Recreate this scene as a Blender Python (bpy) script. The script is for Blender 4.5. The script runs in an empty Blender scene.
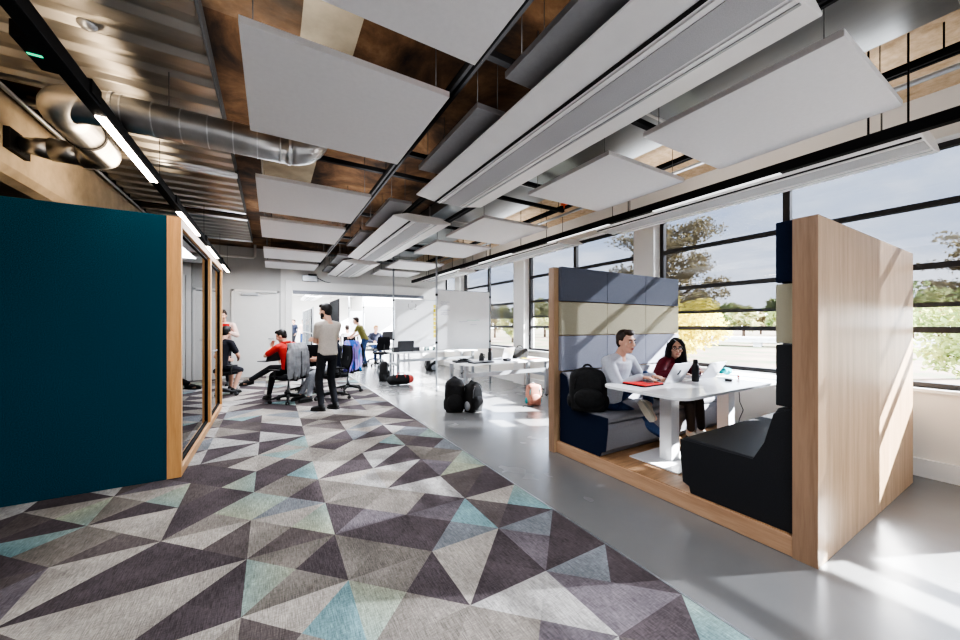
import bpy, bmesh, math, random
from mathutils import Vector, Matrix, Euler, noise as mnoise
R = math.radians
PI = math.pi
random.seed(7)
SC = bpy.context.scene
COL = SC.collection
V = Vector

# ------------------------------------------------------------------ materials
MATS = {}
def nodes_of(name):
    m = bpy.data.materials.new(name); m.use_nodes = True
    nt = m.node_tree; nt.nodes.clear()
    out = nt.nodes.new('ShaderNodeOutputMaterial')
    MATS[name] = m
    return m, nt, out
def ramp(nt, stops, fac):
    r = nt.nodes.new('ShaderNodeValToRGB')
    el = r.color_ramp.elements
    while len(el) < len(stops): el.new(.5)
    for e, (p, c) in zip(el, stops):
        e.position = p; e.color = (*c, 1) if len(c) == 3 else c
    nt.links.new(fac, r.inputs['Fac'])
    return r.outputs['Color']
def coords(nt, scale=(1, 1, 1), kind='Object'):
    tc = nt.nodes.new('ShaderNodeTexCoord'); mp = nt.nodes.new('ShaderNodeMapping')
    mp.inputs['Scale'].default_value = scale
    nt.links.new(tc.outputs[kind], mp.inputs['Vector'])
    return mp.outputs['Vector']
def noise_node(nt, vec, scale, detail=4, rough=.55, dist=0):
    n = nt.nodes.new('ShaderNodeTexNoise')
    n.inputs['Scale'].default_value = scale; n.inputs['Detail'].default_value = detail
    n.inputs['Roughness'].default_value = rough; n.inputs['Distortion'].default_value = dist
    nt.links.new(vec, n.inputs['Vector'])
    return n.outputs['Fac']
def bump(nt, fac, strength, dist=.01):
    b = nt.nodes.new('ShaderNodeBump'); b.inputs['Strength'].default_value = strength
    b.inputs['Distance'].default_value = dist
    nt.links.new(fac, b.inputs['Height'])
    return b.outputs['Normal']
def mat(name, col, rough=.6, metal=0., spec=.5, var=.12, scale=8, stretch=(1, 1, 1), bmp=0., emit=None, estr=0, col2=None, detail=4, alpha=1, sheen=0):
    """Principled surface with a procedural noise variation of its colour."""
    m, nt, out = nodes_of(name)
    p = nt.nodes.new('ShaderNodeBsdfPrincipled')
    nt.links.new(p.outputs[0], out.inputs[0])
    v = coords(nt, stretch); f = noise_node(nt, v, scale, detail)
    a = tuple(c * (1 - var) for c in col); b = col2 or tuple(min(1, c * (1 + var)) for c in col)
    nt.links.new(ramp(nt, [(.3, a), (.7, b)], f), p.inputs['Base Color'])
    p.inputs['Roughness'].default_value = rough; p.inputs['Metallic'].default_value = metal
    p.inputs['Specular IOR Level'].default_value = spec
    p.inputs['Sheen Weight'].default_value = sheen
    if bmp: nt.links.new(bump(nt, f, bmp), p.inputs['Normal'])
    if emit:
        p.inputs['Emission Color'].default_value = (*emit, 1); p.inputs['Emission Strength'].default_value = estr
    return m
mat('white_paint', (.8, .79, .77), .6, var=.02, scale=3)
mat('cream_paint', (.84, .80, .74), .65, var=.02, scale=2)
mat('grey_paint', (.55, .55, .54), .7, var=.05, scale=1.5)
mat('door_paint', (.74, .74, .72), .4, var=.02)
mat('panel_white', (.80, .79, .80), .85, var=.02, scale=30)
mat('baffle_grey', (.33, .33, .34), .85, var=.04, scale=30)
mat('beam_white', (.85, .84, .84), .38, var=.02)
mat('beam_perforated', (.46, .46, .48), .6, var=.10, scale=220, detail=1)
mat('black_metal', (.012, .012, .013), .7, spec=.2, var=.2)
mat('wire_dark', (.10, .10, .10), .7, spec=.2)
mat('case_grey', (.20, .21, .24), .5, var=.05)
mat('black_plastic', (.015, .015, .017), .5, var=.25, scale=20)
mat('dark_gap', (.004, .004, .004), .8)
mat('window_metal', (.035, .033, .034), .45, var=.1)
mat('grey_metal', (.42, .44, .47), .35, .7, var=.06)
mat('silver', (.72, .73, .74), .28, .9, var=.05)
mat('duct_metal', (.50, .50, .50), .34, 1., var=.16, scale=5, bmp=.05)
mat('plate_metal', (.36, .39, .41), .3, .95, var=.18, scale=1.3, stretch=(1, .25, 1))
mat('desk_white', (.82, .82, .82), .3, var=.02)
mat('table_white', (.83, .84, .86), .25, var=.015)
mat('board_white', (.82, .83, .84), .18, var=.015)
mat('teal_fabric', (.010, .072, .112), .95, spec=.15, var=.6, scale=170, bmp=.25, detail=3)
mat('navy_fabric', (.010, .017, .042), .9, spec=.2, var=.3, scale=180, bmp=.15)
mat('black_fabric', (.010, .010, .012), .9, spec=.2, var=.35, scale=120, bmp=.15)
mat('slate_fabric', (.12, .13, .165), .9, spec=.2, var=.12, scale=200, bmp=.12)
mat('pale_blue_fabric', (.27, .28, .335), .9, spec=.2, var=.10, scale=200, bmp=.12)
mat('tan_fabric', (.36, .335, .25), .9, spec=.2, var=.10, scale=200, bmp=.12)
mat('bench_grey_fabric', (.20, .20, .22), .85, spec=.25, var=.10, scale=160, bmp=.1)
mat('bench_black', (.016, .017, .021), .6, spec=.45, var=.2, scale=150, bmp=.06)
mat('skin_light', (.62, .36, .26), .5, var=.06, scale=20)
mat('skin_tan', (.68, .41, .30), .5, var=.06, scale=20)
mat('hair_black', (.008, .006, .006), .55, var=.5, scale=60, stretch=(1, 1, .15))
mat('hair_brown', (.030, .016, .010), .55, var=.5, scale=60, stretch=(1, 1, .15))
mat('hair_blonde', (.36, .20, .08), .55, var=.3, scale=60, stretch=(1, 1, .15))
mat('eye_white', (.75, .73, .7), .2)
mat('eye_dark', (.02, .012, .01), .15)
mat('lip', (.42, .13, .12), .4)
mat('shirt_beige', (.52, .47, .42), .9, var=.08, scale=40, bmp=.1)
mat('sweater_grey', (.46, .48, .54), .9, var=.07, scale=70, bmp=.2)
mat('jacket_maroon', (.17, .010, .026), .6, var=.2, scale=30)
mat('shirt_red', (.55, .03, .02), .8, var=.1)
mat('shirt_black', (.012, .012, .02), .85, var=.2)
mat('shirt_olive', (.12, .11, .025), .85, var=.1)
mat('shirt_pink', (.75, .55, .48), .8, var=.1)
mat('shirt_white', (.75, .75, .75), .8, var=.05)
mat('shirt_navy', (.02, .025, .05), .8, var=.2)
mat('jeans_black', (.010, .011, .016), .85, var=.25, scale=60)
mat('jeans_blue', (.02, .05, .14), .85, var=.3, scale=60)
mat('jeans_grey', (.30, .32, .36), .85, var=.15, scale=40)
mat('trousers_black', (.012, .010, .012), .8, var=.2)
mat('stripe_red', (.30, .01, .03), .7)
mat('shoe_black', (.012, .012, .012), .5)
mat('shoe_beige', (.55, .48, .38), .7, var=.1)
mat('shoe_white', (.75, .72, .68), .6, var=.06)
mat('shoe_tan', (.42, .24, .11), .6, var=.1)
mat('sole_white', (.75, .72, .62), .6)
mat('jacket_grey', (.27, .28, .30), .75, var=.3, scale=9, bmp=.3)
mat('bag_black', (.009, .009, .010), .75, var=.5, scale=25, bmp=.4)
mat('bag_salmon', (.58, .27, .20), .7, var=.15, scale=14)
mat('bag_teal', (.02, .32, .36), .6, var=.1)
mat('bag_grey', (.30, .31, .33), .7, var=.2)
mat('bag_red', (.62, .10, .08), .7)
mat('red_felt', (.68, .03, .025), .75, var=.08, scale=60)
mat('laptop_silver', (.70, .70, .72), .32, .55, var=.03)
mat('laptop_dark', (.03, .03, .035), .35, var=.1)
mat('screen_off', (.008, .008, .012), .12)
mat('paper', (.8, .8, .78), .8)
mat('note_yellow', (.80, .66, .03), .8, var=.06)
mat('ink', (.05, .05, .06), .7)
mat('ink_faint', (.50, .50, .60), .7)
mat('ink_green', (.30, .58, .46), .7)
mat('cloth_teal', (.015, .30, .33), .9, var=.3, scale=30, bmp=.4)
mat('led_warm', (1, .9, .8), .5, emit=(1., .80, .60), estr=14)
mat('led_green', (.05, .6, .3), .5, emit=(.05, .8, .35), estr=.6)
mat('led_white', (1, 1, 1), .5, emit=(1., .97, .93), estr=.5)
mat('tree_bark', (.09, .06, .04), .9, var=.3, scale=12, bmp=.4)
mat('orange_cap', (.75, .10, .02), .5)
mat('plate_ground', (.42, .42, .26), .95, var=.3, scale=.4)
mat('bridge_concrete', (.66, .66, .66), .8, var=.06, scale=2)
mat('floor_wood', (.40, .24, .13), .45, var=.25, scale=5, stretch=(1, 8, 1))

def two_tone_jacket():
    m, nt, out = nodes_of('jacket_bright')
    p = nt.nodes.new('ShaderNodeBsdfPrincipled'); nt.links.new(p.outputs[0], out.inputs[0])
    f = noise_node(nt, coords(nt, (1, 1, .3)), 7, 2)
    nt.links.new(ramp(nt, [(.40, (.02, .10, .42)), (.47, (.30, .20, .62)), (.56, (.36, .25, .62)), (.62, (.02, .30, .75))], f), p.inputs['Base Color'])
    p.inputs['Roughness'].default_value = .5
two_tone_jacket()

def wood(name, c1, c2, stretch, rough=.42, scale=3.):
    m, nt, out = nodes_of(name)
    p = nt.nodes.new('ShaderNodeBsdfPrincipled'); nt.links.new(p.outputs[0], out.inputs[0])
    v = coords(nt, stretch)
    f = noise_node(nt, v, scale, 5, .6, .3)
    g = noise_node(nt, v, scale * 7, 3, .5)
    mx = nt.nodes.new('ShaderNodeMath'); mx.operation = 'MULTIPLY_ADD'
    nt.links.new(g, mx.inputs[0]); mx.inputs[1].default_value = .35; nt.links.new(f, mx.inputs[2])
    nt.links.new(ramp(nt, [(.45, c1), (.85, c2)], mx.outputs[0]), p.inputs['Base Color'])
    p.inputs['Roughness'].default_value = rough
    nt.links.new(bump(nt, g, .05), p.inputs['Normal'])
wood('oak', (.40, .26, .145), (.57, .40, .255), (5, 5, .35))
wood('oak_warm', (.62, .31, .11), (.80, .46, .19), (5, 5, .35))
wood('oak_flat', (.44, .29, .19), (.60, .44, .31), (.35, 5, 5))
wood('oak_strip', (.40, .24, .14), (.55, .36, .23), (5, .35, 5))
wood('oak_shade', (.25, .155, .095), (.37, .24, .155), (5, 5, .35))  # oak darkened to carry the shade on the booth's front edges
wood('oak_strip_warm', (.50, .27, .12), (.66, .40, .19), (5, .35, 5))

def concrete_floor():
    m, nt, out = nodes_of('polished_concrete')
    p = nt.nodes.new('ShaderNodeBsdfPrincipled'); nt.links.new(p.outputs[0], out.inputs[0])
    v = coords(nt)
    f = noise_node(nt, v, .9, 6, .5, .3)
    nt.links.new(ramp(nt, [(.2, (.165, .165, .165)), (.5, (.195, .195, .194)), (.8, (.23, .229, .228))], f), p.inputs['Base Color'])
    g = noise_node(nt, v, 1.6, 3, .5, .2)
    nt.links.new(ramp(nt, [(.3, (.23,) * 3), (.7, (.28,) * 3)], g), p.inputs['Roughness'])
    p.inputs['Specular IOR Level'].default_value = .55
    p.inputs['Coat Weight'].default_value = .25; p.inputs['Coat Roughness'].default_value = .15
concrete_floor()

def carpet_mat():
    m, nt, out = nodes_of('triangle_carpet')
    p = nt.nodes.new('ShaderNodeBsdfPrincipled'); nt.links.new(p.outputs[0], out.inputs[0])
    at = nt.nodes.new('ShaderNodeAttribute'); at.attribute_name = 'tile_colour'
    v = coords(nt, (190, 14, 1)); f = noise_node(nt, v, 1., 4, .7)
    v2 = coords(nt, (30, 160, 1)); f2 = noise_node(nt, v2, 1., 2, .6)
    v3 = coords(nt); f3 = noise_node(nt, v3, 3.2, 3, .5)
    def mul(c, fac, lo, hi):
        mx = nt.nodes.new('ShaderNodeMix'); mx.data_type = 'RGBA'; mx.blend_type = 'MULTIPLY'; mx.inputs[0].default_value = 1
        nt.links.new(c, mx.inputs[6]); nt.links.new(ramp(nt, [(.25, (lo,) * 3), (.75, (hi,) * 3)], fac), mx.inputs[7])
        return mx.outputs[2]
    c = mul(at.outputs['Color'], f, .42, 1.5); c = mul(c, f2, .70, 1.22); c = mul(c, f3, .72, 1.2)
    nt.links.new(c, p.inputs['Base Color'])
    p.inputs['Roughness'].default_value = .95; p.inputs['Specular IOR Level'].default_value = .15
    nt.links.new(bump(nt, f, .25, .004), p.inputs['Normal'])
carpet_mat()

def slab_mat():
    """rough concrete soffit, stained brown, with paler boarded bays"""
    m, nt, out = nodes_of('stained_slab')
    p = nt.nodes.new('ShaderNodeBsdfPrincipled'); nt.links.new(p.outputs[0], out.inputs[0])
    v = coords(nt)
    f = noise_node(nt, v, 1.4, 8, .65, .5)
    f2 = noise_node(nt, v, 9, 6, .7)
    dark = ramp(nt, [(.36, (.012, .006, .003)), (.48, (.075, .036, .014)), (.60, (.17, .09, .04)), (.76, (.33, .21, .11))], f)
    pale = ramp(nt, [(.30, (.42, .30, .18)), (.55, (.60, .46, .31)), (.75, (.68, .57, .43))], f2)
    # long dark bays on the side away from the windows and paler bays by the windows
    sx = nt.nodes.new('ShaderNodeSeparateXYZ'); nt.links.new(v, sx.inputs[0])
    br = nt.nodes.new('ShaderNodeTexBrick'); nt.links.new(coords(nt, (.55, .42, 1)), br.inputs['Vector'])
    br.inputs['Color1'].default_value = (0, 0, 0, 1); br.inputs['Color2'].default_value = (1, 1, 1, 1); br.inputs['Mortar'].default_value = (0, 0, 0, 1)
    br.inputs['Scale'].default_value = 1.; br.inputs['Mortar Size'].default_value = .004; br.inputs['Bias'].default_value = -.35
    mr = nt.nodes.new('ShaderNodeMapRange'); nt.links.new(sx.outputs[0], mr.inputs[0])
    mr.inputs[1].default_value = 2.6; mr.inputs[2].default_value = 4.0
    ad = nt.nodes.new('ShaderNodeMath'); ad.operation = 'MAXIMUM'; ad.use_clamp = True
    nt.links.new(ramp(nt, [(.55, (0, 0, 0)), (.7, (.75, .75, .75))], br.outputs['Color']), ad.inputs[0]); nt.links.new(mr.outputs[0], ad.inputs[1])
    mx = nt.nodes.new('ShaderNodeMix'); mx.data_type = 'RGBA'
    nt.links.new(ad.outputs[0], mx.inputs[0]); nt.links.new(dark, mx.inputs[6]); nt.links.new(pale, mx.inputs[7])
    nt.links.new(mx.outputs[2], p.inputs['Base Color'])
    p.inputs['Roughness'].default_value = .85
    nt.links.new(bump(nt, f2, .3), p.inputs['Normal'])
slab_mat()
mat('raw_concrete', (.50, .41, .29), .85, var=.3, scale=2.2, bmp=.35, detail=9)

def corrugated():
    m, nt, out = nodes_of('brushed_metal_sheet')
    p = nt.nodes.new('ShaderNodeBsdfPrincipled'); nt.links.new(p.outputs[0], out.inputs[0])
    f = noise_node(nt, coords(nt, (.6, 3, 1)), 1.5, 4)
    nt.links.new(ramp(nt, [(.3, (.36, .34, .31)), (.7, (.56, .54, .50))], f), p.inputs['Base Color'])
    p.inputs['Metallic'].default_value = .92; p.inputs['Roughness'].default_value = .33
corrugated()

def glassy(name, tint, refl, rough=0.0, fres=1.45):
    m, nt, out = nodes_of(name)
    t = nt.nodes.new('ShaderNodeBsdfTransparent'); t.inputs[0].default_value = (*tint, 1)
    g = nt.nodes.new('ShaderNodeBsdfGlossy'); g.inputs['Roughness'].default_value = rough; g.inputs['Color'].default_value = (refl, refl, refl, 1)
    fr = nt.nodes.new('ShaderNodeFresnel'); ge = nt.nodes.new('ShaderNodeNewGeometry'); mr = nt.nodes.new('ShaderNodeMapRange')
    nt.links.new(ge.outputs['Backfacing'], mr.inputs[0]); mr.inputs[3].default_value = fres; mr.inputs[4].default_value = 1 / fres; nt.links.new(mr.outputs[0], fr.inputs[0])
    mx = nt.nodes.new('ShaderNodeMixShader')
    nt.links.new(fr.outputs[0], mx.inputs[0]); nt.links.new(t.outputs[0], mx.inputs[1]); nt.links.new(g.outputs[0], mx.inputs[2])
    nt.links.new(mx.outputs[0], out.inputs[0])
glassy('window_glass', (.97, .98, .98), .8, 0, 1.35)
glassy('booth_glass', (.30, .33, .36), .95, 0, 3.6)
glassy('partition_glass', (.55, .62, .62), .8, 0, 1.6)

def blind_mat():
    m, nt, out = nodes_of('screen_blind_fabric')
    t = nt.nodes.new('ShaderNodeBsdfTransparent'); t.inputs[0].default_value = (.118, .12, .127, 1)
    d = nt.nodes.new('ShaderNodeBsdfDiffuse')
    f = noise_node(nt, coords(nt), 2, 1)
    nt.links.new(ramp(nt, [(.4, (.25, .25, .27)), (.6, (.27, .27, .29))], f), d.inputs[0])
    mx = nt.nodes.new('ShaderNodeMixShader'); mx.inputs[0].default_value = .22
    nt.links.new(t.outputs[0], mx.inputs[1]); nt.links.new(d.outputs[0], mx.inputs[2]); nt.links.new(mx.outputs[0], out.inputs[0])
blind_mat()

def leaf_mat(name, c1, c2):
    m, nt, out = nodes_of(name)
    f = noise_node(nt, coords(nt), 1.2, 5)
    c = ramp(nt, [(.3, c1), (.7, c2)], f)
    d = nt.nodes.new('ShaderNodeBsdfDiffuse'); t = nt.nodes.new('ShaderNodeBsdfTranslucent')
    nt.links.new(c, d.inputs[0]); nt.links.new(c, t.inputs[0])
    mx = nt.nodes.new('ShaderNodeMixShader'); mx.inputs[0].default_value = .45
    nt.links.new(d.outputs[0], mx.inputs[1]); nt.links.new(t.outputs[0], mx.inputs[2]); nt.links.new(mx.outputs[0], out.inputs[0])
leaf_mat('leaf_yellow', (.55, .46, .05), (.80, .72, .22))
leaf_mat('leaf_olive', (.25, .21, .12), (.42, .35, .2))
leaf_mat('leaf_green', (.22, .32, .14), (.56, .56, .24))
leaf_mat('leaf_pale', (.36, .42, .22), (.64, .58, .30))

def field_mat():
    m, nt, out = nodes_of('meadow')
    p = nt.nodes.new('ShaderNodeBsdfPrincipled'); nt.links.new(p.outputs[0], out.inputs[0])
    f = noise_node(nt, coords(nt), .35, 8, .7)
    nt.links.new(ramp(nt, [(.3, (.02, .034, .010)), (.43, (.06, .075, .026)), (.54, (.12, .07, .05)), (.70, (.16, .14, .08))], f), p.inputs['Base Color'])
    p.inputs['Roughness'].default_value = 1
field_mat()

mat('pale_patch', (.42, .36, .26), .9, var=.25, scale=3, bmp=.3, detail=8)
# ------------------------------------------------------------------ mesh helper
class MB:
    def __init__(s): s.v = []; s.f = []; s.sm = []
    def add(s, verts, faces, smooth=False):
        o = len(s.v); s.v += [tuple(v) for v in verts]; s.f += [tuple(i + o for i in f) for f in faces]; s.sm += [smooth] * len(faces)
        return s
    def box(s, c, d, rot=None, taper=1.):
        x, y, z = d[0] / 2, d[1] / 2, d[2] / 2
        P = [V((a * x * (taper if k > 0 else 1), b * y * (taper if k > 0 else 1), k * z)) for k in (-1, 1) for a, b in ((-1, -1), (1, -1), (1, 1), (-1, 1))]
        if rot is not None:
            M = rot if isinstance(rot, Matrix) else Euler(rot).to_matrix()
            P = [M @ p for p in P]
        c = V(c)
        return s.add([p + c for p in P], [(3, 2, 1, 0), (4, 5, 6, 7), (0, 1, 5, 4), (1, 2, 6, 5), (2, 3, 7, 6), (3, 0, 4, 7)])
    def ext(s, lo, hi):
        return s.box([(a + b) / 2 for a, b in zip(lo, hi)], [abs(b - a) for a, b in zip(lo, hi)])
    def rings(s, rings, closed=True, smooth=True):
        n = len(rings[0]); o = len(s.v)
        vs = [p for r in rings for p in r]; fs = []
        for i in range(len(rings) - 1):
            for j in range(n):
                k = (j + 1) % n
                fs.append((i * n + j, i * n + k, (i + 1) * n + k, (i + 1) * n + j))
        if closed:
            fs.append(tuple(range(n - 1, -1, -1))); b = (len(rings) - 1) * n
            fs.append(tuple(b + j for j in range(n)))
        return s.add(vs, fs, smooth)
    def tube(s, pts, r, n=10, smooth=True):
        pts = [V(p) for p in pts]; rr = r if isinstance(r, (list, tuple)) else [r] * len(pts)
        rings = []; up = None
        for i, p in enumerate(pts):
            t = (pts[min(i + 1, len(pts) - 1)] - pts[max(i - 1, 0)]).normalized()
            if up is None:
                up = t.orthogonal().normalized()
            else:
                up = (up - t * up.dot(t))
                up = up.normalized() if up.length > 1e-6 else t.orthogonal().normalized()
            b = t.cross(up)
            rings.append([p + (up * math.cos(2 * PI * k / n) + b * math.sin(2 * PI * k / n)) * rr[i] for k in range(n)])
        return s.rings(rings, True, smooth)
    def cyl(s, p, q, r, r2=None, n=16, smooth=True):
        return s.tube([p, q], [r, r if r2 is None else r2], n, smooth)
    def caps(s, p, q, r1, r2=None, n=12, h=4):
        p, q = V(p), V(q); r2 = r1 if r2 is None else r2
        d = q - p
        t = d.normalized() if d.length > 1e-6 else V((0, 0, 1))
        pts = []; rr = []
        for i in range(h):
            a = PI / 2 * (i + .25) / h; pts.append(p - t * r1 * math.cos(a)); rr.append(r1 * math.sin(a))
        pts += [p, q]; rr += [r1, r2]
        for i in range(h - 1, -1, -1):
            a = PI / 2 * (i + .25) / h; pts.append(q + t * r2 * math.cos(a)); rr.append(r2 * math.sin(a))
        up = t.orthogonal().normalized(); b = t.cross(up)
        return s.rings([[c + (up * math.cos(2 * PI * k / n) + b * math.sin(2 * PI * k / n)) * r for k in range(n)] for c, r in zip(pts, rr)])
    def ell(s, c, r, M=None, n=16, m=10):
        c = V(c); rings = []
        for i in range(m + 1):
            a = PI * (i + .08) / (m + .16); row = []
            for k in range(n):
                q = V((r[0] * math.sin(a) * math.cos(2 * PI * k / n), r[1] * math.sin(a) * math.sin(2 * PI * k / n), -r[2] * math.cos(a)))
                row.append(c + (M @ q if M is not None else q))
            rings.append(row)
        return s.rings(rings)
    def prism(s, poly, axis, a, b):
        """polygon in the two other axes, extruded along axis ('x','y','z') from a to b"""
        def P(u, v, w): return {'x': (w, u, v), 'y': (u, w, v), 'z': (u, v, w)}[axis]
        n = len(poly)
        vs = [P(u, v, a) for u, v in poly] + [P(u, v, b) for u, v in poly]
        fs = [tuple(range(n - 1, -1, -1)), tuple(range(n, 2 * n))] + [(j, (j + 1) % n, n + (j + 1) % n, n + j) for j in range(n)]
        return s.add(vs, fs)
    def lathe(s, prof, c=(0, 0, 0), n=20):
        c = V(c)
        return s.rings([[c + V((r * math.cos(2 * PI * k / n), r * math.sin(2 * PI * k / n), z)) for k in range(n)] for r, z in prof])
    def mesh(s, name):
        me = bpy.data.meshes.new(name); me.from_pydata(s.v, [], s.f)
        bm = bmesh.new(); bm.from_mesh(me); bmesh.ops.recalc_face_normals(bm, faces=bm.faces); bm.to_mesh(me); bm.free()
        me.polygons.foreach_set('use_smooth', s.sm); me.update()
        return me
    def build(s, name, m, parent=None, loc=None, rz=0, bevel=0, seg=2):
        return link(name, s.mesh(name), m, parent, loc, rz, bevel, seg)
def link(name, me, m, parent=None, loc=None, rz=0, bevel=0, seg=2):
    me.materials.clear()
    me.materials.append(MATS[m] if isinstance(m, str) else m)
    o = bpy.data.objects.new(name, me); COL.objects.link(o)
    if parent is not None: o.parent = parent
    if loc is not None: o.location = loc
    if rz: o.rotation_euler.z = rz
    if bevel:
        b = o.modifiers.new('bevel', 'BEVEL'); b.width = bevel; b.segments = seg; b.limit_method = 'ANGLE'; b.angle_limit = R(40)
    return o
def tag(o, label=None, cat=None, group=None, kind=None):
    for k, v in (('label', label), ('category', cat), ('group', group), ('kind', kind)):
        if v: o[k] = v
    return o
def empty(name, loc=(0, 0, 0), rz=0, label=None, cat=None, group=None):
    o = bpy.data.objects.new(name, None); COL.objects.link(o); o.location = loc; o.rotation_euler.z = rz; o.empty_display_size = .1
    return tag(o, label, cat, group)
def kids(o): return [c for c in bpy.data.objects if c.parent == o]
def copy_tree(o, parent=None):
    c = o.copy(); COL.objects.link(c); c.parent = parent
    for k in kids(o): copy_tree(k, c)
    return c
def dup(o, loc, rz=None, label=None, group=None):
    c = copy_tree(o); c.location = loc
    if rz is not None: c.rotation_euler.z = rz
    return tag(c, label, None, group)
def struct(name, mb, m, bevel=0): return tag(mb.build(name, m, bevel=bevel), kind='structure')
def remeshed(mb, voxel, smooth=3, fac=.5):
    """one closed skin round everything in the mesh builder"""
    me = mb.mesh('tmp'); o = bpy.data.objects.new('tmp', me); COL.objects.link(o)
    r = o.modifiers.new('r', 'REMESH'); r.mode = 'VOXEL'; r.voxel_size = voxel; r.use_smooth_shade = True
    if smooth:
        sm = o.modifiers.new('s', 'SMOOTH'); sm.factor = fac; sm.iterations = smooth
    dg = bpy.context.evaluated_depsgraph_get()
    out = bpy.data.meshes.new_from_object(o.evaluated_get(dg), depsgraph=dg)
    bpy.data.objects.remove(o); bpy.data.meshes.remove(me)
    out.polygons.foreach_set('use_smooth', [True] * len(out.polygons))
    return out

# ------------------------------------------------------------------ people
def ik(a, t, l1, l2, pole):
    """the bend of a two-bone limb from a towards t, and the reached end"""
    a, t, pole = V(a), V(t), V(pole)
    d = t - a; L = min(d.length, (l1 + l2) * .995); n = d.normalized(); t = a + n * L
    x = (l1 * l1 - l2 * l2 + L * L) / (2 * L); h = math.sqrt(max(l1 * l1 - x * x, 0))
    pp = pole - n * pole.dot(n); pp = pp.normalized() if pp.length > 1e-5 else n.orthogonal().normalized()
    return a + n * x + pp * h, t
def frame(f, up=(0, 0, 1)):
    f = V(f).normalized(); r = f.cross(V(up)).normalized(); u = r.cross(f)
    return r, f, u
def hand(mb, wrist, d, palm_n, side, curl=.5, s=1.):
    """palm, four bent fingers of unequal length and a thumb; d = direction to the knuckles, palm_n = out of the palm, side = +1 right hand"""
    d = V(d).normalized(); n = V(palm_n); n = (n - d * n.dot(d)).normalized(); w = d.cross(n).normalized() * side   # w points to the thumb side
    W = V(wrist)
    for k in (-1, 0, 1): mb.caps(W + w * .014 * k * s, W + d * .082 * s + w * .024 * k * s, .016 * s, .015 * s)
    for k, ln in ((1.5, .072), (.5, .082), (-.5, .076), (-1.5, .058)):
        p = W + d * .085 * s + w * (.0205 * k) * s; a = .0
        for j, part in enumerate((.45, .32, .26)):
            a += curl * (.55, .75, .5)[j]
            q = p + (d * math.cos(a) + n * math.sin(a) + w * .05 * k) * ln * part * s
            mb.caps(p, q, (.0088 - .0008 * j) * s, (.0082 - .0008 * j) * s, 8, 3); p = q
    p = W + d * .025 * s + w * .026 * s; q = p + (d * .6 + w * .75 + n * .25) * .042 * s
    mb.caps(p, q, .012 * s, .0098 * s, 8, 3); mb.caps(q, q + (d * .9 + w * .25 + n * .45) * .032 * s, .0096 * s, .008 * s, 8, 3)
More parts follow.
